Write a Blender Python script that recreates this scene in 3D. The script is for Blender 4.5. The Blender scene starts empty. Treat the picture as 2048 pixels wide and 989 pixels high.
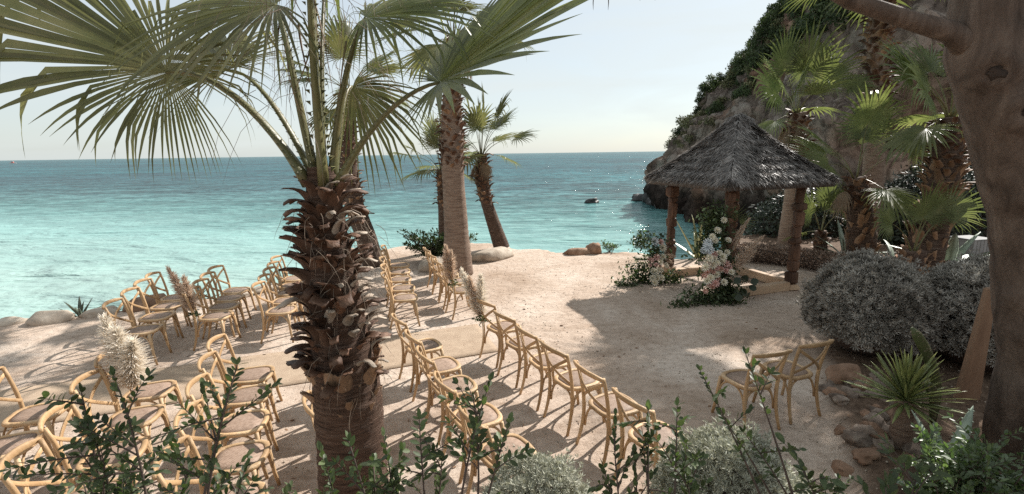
import bpy, math, random
import numpy as np
from mathutils import Vector, Matrix, Quaternion, noise
random.seed(7); rng = np.random.default_rng(7)
R_ = math.radians
scene = bpy.context.scene
C = scene.collection

# ------------------------------------------------------------------ camera, sky, sun, exposure
cam_d = bpy.data.cameras.new('camera'); cam = bpy.data.objects.new('camera', cam_d); C.objects.link(cam)
cam_d.sensor_width = 36; cam_d.lens = 16.7; cam_d.clip_start = 0.05; cam_d.clip_end = 30000
CAM_H = 2.78
pitch = R_(11.165)
M = Matrix.Rotation(math.pi/2 - pitch, 4, 'X') @ Matrix.Rotation(R_(-0.79), 4, 'Z')
cam.matrix_world = Matrix.Translation((0, 0, CAM_H)) @ M
scene.camera = cam
SUN_EL, SUN_AZ = R_(38.5), R_(43.5)          # azimuth measured from +Y towards +X
sd = Vector((math.sin(SUN_AZ)*math.cos(SUN_EL), math.cos(SUN_AZ)*math.cos(SUN_EL), math.sin(SUN_EL)))
ld = bpy.data.lights.new('sun', 'SUN'); ld.energy = 5.0; ld.angle = R_(0.55); ld.color = (1.0, 0.955, 0.89)
sun = bpy.data.objects.new('sun', ld); C.objects.link(sun)
sun.rotation_euler = sd.to_track_quat('Z', 'Y').to_euler()
w = bpy.data.worlds.new('World'); scene.world = w; w.use_nodes = True
nt = w.node_tree; nt.nodes.clear()
def N(nt, t, **kw):
    n = nt.nodes.new(t)
    for k, v in kw.items(): setattr(n, k, v)
    return n
sky = N(nt, 'ShaderNodeTexSky', sky_type='NISHITA', sun_disc=False, sun_elevation=SUN_EL, sun_rotation=SUN_AZ)
sky.air_density = 1.0; sky.dust_density = 1.0; sky.ozone_density = 1.3; sky.altitude = 0
bg = N(nt, 'ShaderNodeBackground'); bg.inputs['Strength'].default_value = 0.085
wo = N(nt, 'ShaderNodeOutputWorld')
tc = N(nt, 'ShaderNodeTexCoord')
mp = N(nt, 'ShaderNodeMapping'); mp.inputs['Scale'].default_value = (1.6, 1.6, 9.0)
nz = N(nt, 'ShaderNodeTexNoise'); nz.inputs['Scale'].default_value = 1.5; nz.inputs['Detail'].default_value = 7; nz.inputs['Distortion'].default_value = 0.6
cr = N(nt, 'ShaderNodeValToRGB'); cr.color_ramp.elements[0].position = 0.40; cr.color_ramp.elements[1].position = 0.72
cr.color_ramp.elements[0].color = (0.68, 0.68, 0.68, 1); cr.color_ramp.elements[1].color = (0.93, 0.93, 0.93, 1)
tint = N(nt, 'ShaderNodeMix', data_type='RGBA', blend_type='MULTIPLY'); tint.inputs['Factor'].default_value = 1.0
tint.inputs['B'].default_value = (.90, .96, .99, 1)
mx = N(nt, 'ShaderNodeMix', data_type='RGBA')
mx.inputs['B'].default_value = (5.5, 5.9, 5.85, 1)
L = nt.links
L.new(tc.outputs['Generated'], mp.inputs['Vector']); L.new(mp.outputs['Vector'], nz.inputs['Vector'])
L.new(nz.outputs['Fac'], cr.inputs['Fac']); L.new(cr.outputs['Color'], mx.inputs['Factor'])
L.new(sky.outputs['Color'], tint.inputs['A']); L.new(tint.outputs['Result'], mx.inputs['A'])
L.new(mx.outputs['Result'], bg.inputs['Color']); L.new(bg.outputs['Background'], wo.inputs['Surface'])
scene.view_settings.view_transform = 'Standard'; scene.view_settings.look = 'None'
scene.view_settings.exposure = 0.78; scene.view_settings.gamma = 1.0
scene.cycles.max_bounces = 6; scene.cycles.transparent_max_bounces = 8
scene.cycles.use_denoising = False; scene.cycles.sample_clamp_indirect = 4.0

# ------------------------------------------------------------------ helpers
def link(name, me, m=None, parent=None, loc=None):
    o = bpy.data.objects.new(name, me); C.objects.link(o)
    if m is not None and me is not None and not me.materials: me.materials.append(m)
    if parent is not None: o.parent = parent
    if loc is not None: o.location = loc
    return o
def mesh(name, v, f, smooth=True):
    me = bpy.data.meshes.new(name)
    v = np.asarray(v, dtype=np.float32).reshape(-1, 3)
    if isinstance(f, np.ndarray):
        k = f.shape[1]; n = len(f)
        me.vertices.add(len(v)); me.vertices.foreach_set('co', v.ravel())
        me.loops.add(n*k); me.loops.foreach_set('vertex_index', f.astype(np.int32).ravel())
        me.polygons.add(n); me.polygons.foreach_set('loop_start', np.arange(0, n*k, k, dtype=np.int32))
        me.polygons.foreach_set('loop_total', np.full(n, k, dtype=np.int32))
        me.update(calc_edges=True)
    else:
        me.from_pydata(v.tolist(), [], f); me.update()
    if smooth and len(me.polygons): me.polygons.foreach_set('use_smooth', [True]*len(me.polygons))
    return me
def obj(name, vf, m, parent=None, loc=None, smooth=True):
    return link(name, mesh(name, vf[0], vf[1], smooth), m, parent, loc)
def tag(o, label=None, cat=None, group=None, kind=None):
    if label: o['label'] = label
    if cat: o['category'] = cat
    if group: o['group'] = group
    if kind: o['kind'] = kind
    return o
def thing(name, label, cat, loc=(0, 0, 0), rz=0, group=None):
    o = bpy.data.objects.new(name, None); C.objects.link(o); o.empty_display_size = 0.1
    o.location = loc; o.rotation_euler = (0, 0, rz)
    return tag(o, label, cat, group)
def copy_tree(o, parent=None):
    c = o.copy(); C.objects.link(c)
    if parent is not None: c.parent = parent
    for ch in list(o.children): copy_tree(ch, c)
    return c
def join(parts):
    V, F, n = [], [], 0
    for v, f in parts:
        v = np.asarray(v, dtype=float).reshape(-1, 3)
        V.append(v); F += [tuple(int(i)+n for i in q) for q in f]; n += len(v)
    return np.vstack(V), F
def unit(v):
    v = np.asarray(v, dtype=float); return v/max(1e-9, np.linalg.norm(v))
def tube(pts, rad, seg=8, flat=1.0, cap=True, ref=None, jit=0.0):
    pts = np.asarray(pts, dtype=float); n = len(pts)
    rad = np.full(n, rad) if np.isscalar(rad) else np.asarray(rad, dtype=float)
    T = np.gradient(pts, axis=0); T /= np.linalg.norm(T, axis=1)[:, None]
    u = np.array(ref if ref is not None else ((0, 0, 1) if abs(T[0][2]) < .9 else (1, 0, 0)), dtype=float)
    V = []
    for i in range(n):
        u = u - T[i]*(u@T[i]); u = unit(u); b = np.cross(T[i], u)
        for k in range(seg):
            a = 2*math.pi*k/seg; r = rad[i]*(1 + (random.uniform(-jit, jit) if jit else 0))
            V.append(pts[i] + r*(math.cos(a)*u*flat + math.sin(a)*b))
    F = [(i*seg+k, i*seg+(k+1) % seg, (i+1)*seg+(k+1) % seg, (i+1)*seg+k) for i in range(n-1) for k in range(seg)]
    if cap: F += [tuple(range(seg))[::-1], tuple(range((n-1)*seg, n*seg))]
    return np.array(V), F
def bez(a, b, c, n=8, d=None):
    a, b, c = map(lambda q: np.array(q, dtype=float), (a, b, c)); t = np.linspace(0, 1, n)[:, None]
    if d is not None:
        d = np.array(d, dtype=float)
        return (1-t)**3*a + 3*(1-t)**2*t*b + 3*(1-t)*t*t*c + t**3*d
    return (1-t)**2*a + 2*(1-t)*t*b + t*t*c
def box(c, s, bev=0.0, jit=0.0, rz=0.0):
    x, y, z = s[0]/2, s[1]/2, s[2]/2; b = min(bev, x*.9, y*.9, z*.9)
    if b <= 0:
        V = np.array([(i*x, j*y, k*z) for k in (-1, 1) for j in (-1, 1) for i in (-1, 1)], dtype=float)
        F = [(0, 2, 3, 1), (4, 5, 7, 6), (0, 1, 5, 4), (2, 6, 7, 3), (0, 4, 6, 2), (1, 3, 7, 5)]
    else:
        ring = [(x-b, -y), (x, -y+b), (x, y-b), (x-b, y), (-x+b, y), (-x, y-b), (-x, -y+b), (-x+b, -y)]
        V = []
        for zz, k in ((-z, b), (-z+b, 0), (z-b, 0), (z, b)):
            for (px, py) in ring: V.append((px - math.copysign(k, px)*(k > 0), py - math.copysign(k, py)*(k > 0), zz))
        V = np.array(V)
        F = [(r*8+k, r*8+(k+1) % 8, r*8+8+(k+1) % 8, r*8+8+k) for r in range(3) for k in range(8)]
        F += [tuple(range(8))[::-1], tuple(range(24, 32))]
    if jit: V = V + np.array([[random.uniform(-jit, jit) for _ in range(3)] for _ in V])
    cz, sz = math.cos(rz), math.sin(rz)
    V = np.c_[V[:, 0]*cz - V[:, 1]*sz, V[:, 0]*sz + V[:, 1]*cz, V[:, 2]]
    return V + np.array(c), F
def ico(sub=2):
    import bmesh
    bm = bmesh.new(); bmesh.ops.create_icosphere(bm, subdivisions=sub, radius=1)
    v = np.array([q.co[:] for q in bm.verts]); f = [tuple(x.index for x in q.verts) for q in bm.faces]; bm.free()
    return v, f
def rock(s, seed=0, sub=2, rough=.28):
    v, f = ico(sub); o = Vector((seed*3.1, seed*1.7, seed))
    out = []
    for p in v:
        q = Vector(p)
        k = 1 + rough*noise.noise(q*1.3 + o) + rough*.6*noise.noise(q*3 + o)
        q = q*k
        for d, h in ((Vector((.3, .9, .3)), .8), (Vector((-.8, .1, .5)), .75), (Vector((.6, -.7, .2)), .8), (Vector((0, .2, 1)), .7)):
            d = (d + Vector((noise.noise(o+d), noise.noise(o*2+d), 0))*.8).normalized()
            e = q.dot(d)
            if e > h: q = q - d*(e-h)*.85
        out.append((q.x*s[0], q.y*s[1], q.z*s[2]))
    return np.array(out), f
def scatter(tv, tf, locs, mats, scl=None):
    """N copies of a template as one mesh (numpy). tf: array of equal sized faces; mats: N x 3 x 3 with columns = local axes"""
    tv = np.asarray(tv, dtype=float); tf = np.asarray(tf); n = len(locs)
    P = np.einsum('nij,vj->nvi', mats, tv)
    if scl is not None: P = P*np.asarray(scl)[:, None, None]
    P = P + np.asarray(locs)[:, None, :]
    F = (tf[None] + (np.arange(n)*len(tv))[:, None, None]).reshape(-1, tf.shape[1])
    return P.reshape(-1, 3), F
def frames(x, zref=None, roll=None):
    """rotation matrices whose local +X follows x (N x 3), +Z near zref, then rolled about X"""
    x = np.asarray(x, dtype=float); x = x/np.linalg.norm(x, axis=1)[:, None]; n = len(x)
    z = np.tile([0., 0., 1.], (n, 1)) if zref is None else np.asarray(zref, dtype=float)
    z = z - x*(z*x).sum(1)[:, None]; nz_ = np.linalg.norm(z, axis=1)
    z[nz_ < 1e-4] = (1, 0, 0); z = z/np.maximum(np.linalg.norm(z, axis=1), 1e-6)[:, None]
    y = np.cross(z, x)
    if roll is not None:
        c, s = np.cos(roll)[:, None], np.sin(roll)[:, None]
        y, z = c*y + s*z, -s*y + c*z
    return np.stack([x, y, z], axis=2)
def rdir(n):
    v = rng.normal(size=(n, 3)); return v/np.linalg.norm(v, axis=1)[:, None]

# ------------------------------------------------------------------ materials
MATS = {}
def pm(name, cols, scale=4.0, rough=0.7, bump=0.0, bscale=None, stretch=(1, 1, 1), spec=0.4, trans=None, detail=6,
       island=0.0, objrand=0.0, coord='Object', pos=None, dist=0.0, bdist=0.02, tfac=0.35):
    m = bpy.data.materials.new(name); m.use_nodes = True; nt = m.node_tree; L = nt.links; MATS[name] = m
    bs = nt.nodes['Principled BSDF']; out = nt.nodes['Material Output']
    bs.inputs['Roughness'].default_value = rough; bs.inputs['Specular IOR Level'].default_value = spec
    tc = N(nt, 'ShaderNodeTexCoord'); mp = N(nt, 'ShaderNodeMapping'); mp.inputs['Scale'].default_value = stretch
    L.new(tc.outputs[coord], mp.inputs['Vector'])
    nz = N(nt, 'ShaderNodeTexNoise'); nz.inputs['Scale'].default_value = scale; nz.inputs['Detail'].default_value = detail
    nz.inputs['Roughness'].default_value = 0.62; nz.inputs['Distortion'].default_value = dist
    L.new(mp.outputs['Vector'], nz.inputs['Vector'])
    cr = N(nt, 'ShaderNodeValToRGB'); els = cr.color_ramp.elements; k = len(cols)
    pos = pos or [0.3 + 0.4*i/max(1, k-1) for i in range(k)]
    while len(els) < k: els.new(0.5)
    for i, c in enumerate(cols): els[i].position = pos[i]; els[i].color = (*c, 1)
    L.new(nz.outputs['Fac'], cr.inputs['Fac']); col = cr.outputs['Color']
    for amt, node, sock in ((island, 'ShaderNodeNewGeometry', 'Random Per Island'), (objrand, 'ShaderNodeObjectInfo', 'Random')):
        if amt:
            g = N(nt, node); mr = N(nt, 'ShaderNodeMapRange'); mr.inputs['To Min'].default_value = 1-amt; mr.inputs['To Max'].default_value = 1+amt
            hs = N(nt, 'ShaderNodeHueSaturation'); L.new(g.outputs[sock], mr.inputs['Value'])
            L.new(mr.outputs['Result'], hs.inputs['Value']); L.new(col, hs.inputs['Color']); col = hs.outputs['Color']
    L.new(col, bs.inputs['Base Color'])
    if bump:
        nb = N(nt, 'ShaderNodeTexNoise'); nb.inputs['Scale'].default_value = bscale or scale*4; nb.inputs['Detail'].default_value = 8
        nb.inputs['Roughness'].default_value = 0.65
        L.new(mp.outputs['Vector'], nb.inputs['Vector'])
        b = N(nt, 'ShaderNodeBump'); b.inputs['Strength'].default_value = bump; b.inputs['Distance'].default_value = bdist
        L.new(nb.outputs['Fac'], b.inputs['Height']); L.new(b.outputs['Normal'], bs.inputs['Normal'])
    if trans:
        tr = N(nt, 'ShaderNodeBsdfTranslucent'); ms = N(nt, 'ShaderNodeMixShader'); ms.inputs['Fac'].default_value = tfac
        mm = N(nt, 'ShaderNodeMix', data_type='RGBA', blend_type='MULTIPLY'); mm.inputs['Factor'].default_value = 1
        mm.inputs['B'].default_value = (*trans, 1); L.new(col, mm.inputs['A']); L.new(mm.outputs['Result'], tr.inputs['Color'])
        L.new(bs.outputs['BSDF'], ms.inputs[1]); L.new(tr.outputs['BSDF'], ms.inputs[2]); L.new(ms.outputs['Shader'], out.inputs['Surface'])
    return m
WOOD = pm('honey_wood', [(.29, .175, .085), (.43, .28, .15), (.53, .385, .24)], 3.0, .5, .4, 40, (1, 1, .25), .3, objrand=.17)
CANE = pm('cane_seat', [(.20, .135, .10), (.29, .205, .155), (.34, .25, .195)], 30, .6, .0, spec=.25, objrand=.12)
def weave(m, sx, strength=.5):
    nt = m.node_tree; L = nt.links; bs = nt.nodes['Principled BSDF']; tc = N(nt, 'ShaderNodeTexCoord')
    a = N(nt, 'ShaderNodeTexChecker'); a.inputs['Scale'].default_value = sx; L.new(tc.outputs['Object'], a.inputs['Vector'])
    b = N(nt, 'ShaderNodeBump'); b.inputs['Strength'].default_value = strength; b.inputs['Distance'].default_value = .003
    L.new(a.outputs['Fac'], b.inputs['Height']); L.new(b.outputs['Normal'], bs.inputs['Normal'])
    src = bs.inputs['Base Color'].links[0].from_socket
    mm = N(nt, 'ShaderNodeMix', data_type='RGBA', blend_type='MULTIPLY'); mm.inputs['Factor'].default_value = .5
    L.new(src, mm.inputs['A']); L.new(a.outputs['Color'], mm.inputs['B'])
    a.inputs['Color1'].default_value = (1, 1, 1, 1); a.inputs['Color2'].default_value = (.6, .55, .5, 1)
    L.new(mm.outputs['Result'], bs.inputs['Base Color'])
weave(CANE, 110)
RUG = pm('jute_rug', [(.40, .30, .22), (.50, .39, .29)], 6, .9, spec=.1); weave(RUG, 160, .8)
FROND = pm('palm_leaf', [(.085, .088, .04), (.125, .128, .06), (.19, .175, .095)], 3.0, .45, 0, spec=.28, trans=(1.7, 1.75, 1.15), island=.2, objrand=.3, tfac=.30)
FRONDG = pm('palm_leaf_green', [(.08, .096, .042), (.12, .139, .063), (.185, .19, .098)], 3.0, .42, 0, spec=.28, trans=(1.85, 1.92, 1.15), island=.25, objrand=.25, tfac=.38)
FRONDP = pm('palm_leaf_dusty', [(.07, .085, .035), (.105, .12, .05), (.165, .165, .08)], 3.0, .45, 0, spec=.28, trans=(1.9, 2.05, 1.15), island=.25, objrand=.3, tfac=.30)
FROND_DRY = pm('dry_palm_leaf', [(.16, .10, .06), (.26, .19, .12)], 4, .6, trans=(1.3, 1.2, 1), island=.25, tfac=.25)
PETIOLE = pm('petiole_green', [(.09, .09, .035), (.135, .13, .055), (.17, .13, .06)], 6, .4, .15, 40, objrand=.15)
BOOT = pm('leaf_base_brown', [(.036, .018, .011), (.10, .05, .029), (.19, .112, .07)], 5, .62, .5, 30, (1, 1, .4), .3, objrand=.45)
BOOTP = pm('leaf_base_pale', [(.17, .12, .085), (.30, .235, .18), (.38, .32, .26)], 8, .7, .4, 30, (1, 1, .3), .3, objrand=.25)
BOOTB = pm('leaf_base_tan', [(.11, .06, .035), (.22, .13, .075), (.30, .19, .12)], 6, .7, .4, 30, (1, 1, .4), .3, objrand=.35)
FIBRE = pm('palm_fibre', [(.14, .10, .07), (.28, .22, .17)], 10, .8, island=.3)
TRUNK = pm('palm_trunk', [(.05, .03, .021), (.125, .08, .058), (.22, .16, .125)], 5, .85, 1.0, 14, (1, 1, 9), .2, bdist=.05)
TRUNKR = pm('ringed_palm_trunk', [(.055, .03, .02), (.15, .088, .06), (.26, .175, .135)], 6, .85, 1.0, 16, (1, 1, 11), .2, bdist=.06)
TRUNKL = pm('palm_trunk_pale', [(.125, .08, .058), (.215, .152, .115), (.29, .215, .165)], 4, .85, .7, 14, (1, 1, 6), .2, bdist=.03)
BARK = pm('tree_bark', [(.055, .038, .029), (.115, .082, .064), (.19, .14, .11)], 5, .8, 1.0, 22, (1, 1, .3), .25, bdist=.04, dist=1.2)
BARKD = pm('bark_scar', [(.02, .014, .011), (.055, .038, .03)], 8, .9, .9, 20)
STONE = pm('pale_stone', [(.25, .20, .155), (.40, .335, .27), (.48, .42, .35)], 3, .9, .6, 14, spec=.2, objrand=.15)
STONER = pm('red_stone', [(.14, .085, .055), (.25, .155, .105), (.35, .245, .175)], 4, .9, .6, 14, spec=.2, objrand=.2)
STONED = pm('dark_wet_stone', [(.018, .017, .017), (.045, .042, .04)], 2, .5, .8, 6, spec=.5)
POST = pm('carved_post_wood', [(.04, .022, .014), (.095, .048, .029), (.165, .09, .055)], 6, .65, .6, 24, (1, 1, .3), .3, objrand=.35)
BEAM = pm('pale_timber', [(.34, .22, .135), (.46, .32, .21), (.52, .38, .26)], 5, .7, .4, 24, (.3, 1, 1), .3, objrand=.1)
THATCH = pm('thatch', [(.11, .098, .09), (.205, .186, .173), (.345, .318, .298)], 5, .5, .0, spec=.45, island=.55, trans=(1.3, 1.25, 1.2), tfac=.3)
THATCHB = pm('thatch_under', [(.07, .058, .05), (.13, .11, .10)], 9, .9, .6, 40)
SILVER = pm('silver_leaf', [(.15, .135, .115), (.27, .247, .217), (.42, .395, .355)], 3, .6, 0, spec=.3, trans=(.9, .9, .8), island=.35, tfac=.2)
SILVERL = pm('silver_green_leaf', [(.25, .25, .19), (.36, .36, .29), (.46, .45, .38)], 3, .6, 0, spec=.3, trans=(.9, .9, .7), island=.35, tfac=.2)
TWIG = pm('twig', [(.05, .035, .028), (.10, .07, .055)], 10, .85)
LENT = pm('lentisk_leaf', [(.026, .040, .017), (.046, .062, .027), (.075, .094, .042)], 6, .5, 0, spec=.3, trans=(1.8, 2.2, 1.0), island=.4, objrand=.35, tfac=.22)
LENTL = pm('bright_leaf', [(.042, .066, .032), (.072, .10, .048), (.115, .142, .075)], 6, .4, 0, spec=.45, trans=(1.8, 2.2, 1.0), island=.4, objrand=.3, tfac=.25)
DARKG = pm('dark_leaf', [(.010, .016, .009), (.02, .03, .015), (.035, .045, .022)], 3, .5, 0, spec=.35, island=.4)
PINE = pm('pine_leaf', [(.03, .042, .018), (.05, .066, .028), (.085, .10, .045)], .8, .6, 0, spec=.25, trans=(1.5, 1.7, 1), island=.4, objrand=.3, tfac=.2)
SCRUB = pm('scrub_leaf', [(.075, .075, .035), (.12, .115, .055), (.17, .16, .085)], .8, .7, 0, spec=.2, island=.4, objrand=.3)
DRYHEDGE = pm('brown_hedge_leaf', [(.18, .125, .09), (.29, .21, .16), (.38, .29, .23)], 3, .6, 0, spec=.3, island=.45)
AGAVE = pm('agave_leaf', [(.17, .21, .165), (.25, .30, .235), (.33, .37, .29)], 3, .45, .1, 20, spec=.4, objrand=.15)
AGAVEY = pm('agave_yellow', [(.30, .30, .14), (.42, .40, .22)], 5, .45, objrand=.2)
ALOE = pm('dark_aloe', [(.06, .075, .055), (.11, .13, .09)], 5, .45, objrand=.2)
YUCCA = pm('yucca_leaf', [(.13, .17, .06), (.22, .25, .09), (.34, .33, .12)], 3, .42, 0, spec=.4, trans=(1.5, 1.5, .8), objrand=.35, tfac=.2)
CACT = pm('cactus_green', [(.06, .075, .03), (.10, .115, .045)], 8, .55, .2, 30)
PAMW = pm('pampas_white', [(.72, .66, .58), (.86, .82, .76)], 10, .8, trans=(1, .95, .85), island=.15, tfac=.4)
PAMB = pm('pampas_beige', [(.52, .41, .32), (.70, .59, .49)], 10, .8, trans=(1, .9, .8), island=.2, tfac=.4)
PAMR = pm('pampas_brown', [(.44, .34, .27), (.62, .51, .42)], 10, .8, trans=(1, .9, .8), island=.2, tfac=.4)
ROSEW = pm('cream_petal', [(.80, .75, .62), (.90, .87, .78)], 30, .6, trans=(1, .95, .8), objrand=.08, tfac=.25)
ROSEP = pm('pink_petal', [(.62, .38, .35), (.74, .53, .48)], 30, .6, trans=(1, .85, .8), objrand=.15, tfac=.25)
ROSEC = pm('coral_petal', [(.56, .31, .25), (.68, .44, .37)], 30, .6, trans=(1, .8, .7), objrand=.15, tfac=.25)
HYDR = pm('pale_blue_petal', [(.60, .64, .66), (.74, .76, .76)], 30, .6, objrand=.08)
BOAT = pm('boat_white', [(.7, .68, .66), (.78, .76, .74)], 3, .4)
BOATR = pm('boat_red', [(.42, .08, .06), (.5, .12, .09)], 3, .5)
GREYP = pm('grey_plank', [(.20, .20, .20), (.30, .295, .29)], 4, .8, .3, 20, (1, 1, .3), objrand=.15)
STAKEW = pm('weathered_board', [(.13, .075, .045), (.22, .135, .085), (.29, .19, .125)], 4, .8, .5, 26, (1, 1, .2))
STONEB = pm('bed_stone', [(.10, .075, .06), (.20, .155, .125), (.31, .26, .21)], 6, .9, .7, 18, spec=.2, objrand=.35)
CLAY = pm('terracotta', [(.36, .19, .12), (.46, .27, .18)], 4, .85, .2)
# ------------------------------------------------------------------ terrace, sea, cliff
SEA_Z = -3.0
EDGE = np.array([(-60, -2), (-34, 3.2), (-22, 5.2), (-12, 7.2), (-9, 8.0), (-8, 8.25), (-7.5, 8.55), (-6.2, 9.2), (-5.5, 9.6), (-5.15, 10.3), (-4.8, 11.6), (-4.5, 13.2), (-3.4, 14.6),
                 (-1.6, 15.0), (-.2, 14.5), (.6, 13.7), (1.8, 13.35), (3.1, 13.35), (3.7, 12.85), (4.3, 12.5), (5.0, 12.7), (6.0, 13.3), (7.0, 14.6), (9, 16.5), (12, 19),
                 (16, 21), (24, 21), (30, 15), (34, 8), (42, -8), (42, -30), (-60, -30)], dtype=float)
def sdf(X, Y):
    """signed distance to the terrace edge, positive inside"""
    d = np.full(X.shape, 1e9); ins = np.zeros(X.shape, bool); n = len(EDGE)
    for i in range(n):
        a, b = EDGE[i], EDGE[(i+1) % n]; e = b-a
        t = np.clip(((X-a[0])*e[0] + (Y-a[1])*e[1])/(e@e), 0, 1)
        d = np.minimum(d, np.hypot(X-a[0]-t*e[0], Y-a[1]-t*e[1]))
        c = ((a[1] > Y) != (b[1] > Y)) & (X < (b[0]-a[0])*(Y-a[1])/((b[1]-a[1]) or 1e-9) + a[0]); ins ^= c
    return np.where(ins, d, -d)
def vnoise(X, Y, s, seed=0):
    f = np.array([noise.noise((x*s + seed*7.3, y*s - seed*3.1, seed*1.37)) for x, y in zip(X.ravel(), Y.ravel())])
    return f.reshape(X.shape)
def ss(a, b, x):
    t = np.clip((x-a)/(b-a), 0, 1); return t*t*(3-2*t)
def bed_mask(X, Y):
    """1 in the planted bed at the lower right and along the back right"""
    lim = np.interp(Y, [2.5, 3.3, 4.2, 5.0, 5.8, 6.6, 7.6, 9.0, 10.5, 12.5], [1.5, 2.6, 3.15, 3.55, 3.9, 4.6, 5.2, 6.3, 7.1, 6.9])
    return ss(-.12, .25, X-lim)
def make_grid(xs, ys):
    X, Y = np.meshgrid(xs, ys); n1 = vnoise(X, Y, .9, 1); n2 = vnoise(X, Y, 3.1, 2); d = sdf(X, Y) + .35*n1 + .14*n2
    B = bed_mask(X + .25*n1 + .1*n2, Y)
    Z = .012*n1 + .006*n2
    Z = Z + B*(.10 + .06*n2)
    Z = Z + np.clip((2.75-Y)*.5, 0, 1.25)*1.0
    drop = ss(.15, -1.3, d)
    Z = Z*(1-drop) - drop*4.5 + (d < .3)*(.10*n2*drop)
    return X, Y, Z, B
xs = np.concatenate([np.arange(-60, -10, 1.0), np.arange(-10, 9, .13), np.arange(9, 43, .6)])
ys = np.concatenate([np.arange(-30, -1, 2.0), np.arange(-1, 15.5, .13), np.arange(15.5, 26, .6)])
X, Y, Z, B = make_grid(xs, ys)
ny, nx = X.shape
idx = np.arange(ny*nx).reshape(ny, nx)
F = np.stack([idx[:-1, :-1], idx[:-1, 1:], idx[1:, 1:], idx[1:, :-1]], axis=-1).reshape(-1, 4)
me = mesh('terrace_ground', np.stack([X, Y, Z], -1).reshape(-1, 3), F)
at_ = me.attributes.new('bed', 'FLOAT', 'POINT'); at_.data.foreach_set('value', B.ravel().astype(np.float32))
def ground_z(x, y):
    X = np.array([[x]], dtype=float); Y = np.array([[y]], dtype=float)
    n1 = vnoise(X, Y, .9, 1); n2 = vnoise(X, Y, 3.1, 2)
    Z = .012*n1 + .006*n2 + bed_mask(X + .25*n1 + .1*n2, Y)*(.10 + .06*n2) + np.clip((2.75-Y)*.5, 0, 1.25)
    return float(Z[0, 0])
# compacted sand on the terrace, brown mulch in the beds
m = bpy.data.materials.new('sand_ground'); m.use_nodes = True; nt = m.node_tree; Lk = nt.links; bs = nt.nodes['Principled BSDF']
bs.inputs['Roughness'].default_value = .95; bs.inputs['Specular IOR Level'].default_value = .15
tc = N(nt, 'ShaderNodeTexCoord')
def nzn(scale, detail=8, rough=.65, dist=0.0, vec=None):
    n = N(nt, 'ShaderNodeTexNoise'); n.inputs['Scale'].default_value = scale; n.inputs['Detail'].default_value = detail
    n.inputs['Roughness'].default_value = rough; n.inputs['Distortion'].default_value = dist
    Lk.new(vec or tc.outputs['Object'], n.inputs['Vector']); return n
def ramp(src, cols, pos):
    c = N(nt, 'ShaderNodeValToRGB'); e = c.color_ramp.elements
    while len(e) < len(cols): e.new(.5)
    for i in range(len(cols)): e[i].position = pos[i]; e[i].color = (*cols[i], 1)
    Lk.new(src, c.inputs['Fac']); return c.outputs['Color']
def mixc(a, b, fac, mode='MIX'):
    x = N(nt, 'ShaderNodeMix', data_type='RGBA', blend_type=mode)
    Lk.new(a, x.inputs['A']); Lk.new(b, x.inputs['B'])
    if isinstance(fac, float): x.inputs['Factor'].default_value = fac
    else: Lk.new(fac, x.inputs['Factor'])
    return x.outputs['Result']
big = ramp(nzn(.55, 6, .6, .8).outputs['Fac'], [(.36, .27, .205), (.475, .378, .305), (.57, .48, .405)], [.32, .5, .68])
fine = ramp(nzn(9, 10, .75).outputs['Fac'], [(.60, .55, .51), (1, 1, 1), (1.15, 1.15, 1.15)], [.3, .52, .75])
streak = N(nt, 'ShaderNodeMapping'); streak.inputs['Scale'].default_value = (.8, 3.2, 1); streak.inputs['Rotation'].default_value = (0, 0, R_(25))
Lk.new(tc.outputs['Object'], streak.inputs['Vector'])
st = ramp(nzn(2.2, 8, .7, 1.2, streak.outputs['Vector']).outputs['Fac'], [(.80, .76, .72), (1, 1, 1), (1.1, 1.1, 1.1)], [.33, .5, .72])
grit = ramp(nzn(120, 3, .6).outputs['Fac'], [(.75, .73, .7), (1, 1, 1)], [.36, .5])
sand = mixc(mixc(mixc(big, fine, .8, 'MULTIPLY'), st, .75, 'MULTIPLY'), grit, .35, 'MULTIPLY')
soil = ramp(nzn(14, 9, .75).outputs['Fac'], [(.05, .032, .022), (.12, .08, .055), (.21, .15, .11)], [.3, .5, .72])
av = N(nt, 'ShaderNodeAttribute'); av.attribute_name = 'bed'
Lk.new(mixc(sand, soil, av.outputs['Fac']), bs.inputs['Base Color'])
b1 = N(nt, 'ShaderNodeBump'); b1.inputs['Strength'].default_value = .8; b1.inputs['Distance'].default_value = .04
Lk.new(nzn(11, 10, .75).outputs['Fac'], b1.inputs['Height'])
dv = N(nt, 'ShaderNodeTexVoronoi', feature='SMOOTH_F1'); dv.inputs['Scale'].default_value = 5.5; dv.inputs['Smoothness'].default_value = .6; Lk.new(tc.outputs['Object'], dv.inputs['Vector'])
b0 = N(nt, 'ShaderNodeBump'); b0.inputs['Strength'].default_value = .45; b0.inputs['Distance'].default_value = .03
Lk.new(dv.outputs['Distance'], b0.inputs['Height']); Lk.new(b0.outputs['Normal'], b1.inputs['Normal'])
b2 = N(nt, 'ShaderNodeBump'); b2.inputs['Strength'].default_value = .35; b2.inputs['Distance'].default_value = .006
Lk.new(nzn(90, 4, .7).outputs['Fac'], b2.inputs['Height']); Lk.new(b1.outputs['Normal'], b2.inputs['Normal'])
Lk.new(b2.outputs['Normal'], bs.inputs['Normal'])
tag(link('terrace_ground', me, m), kind='structure')

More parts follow.
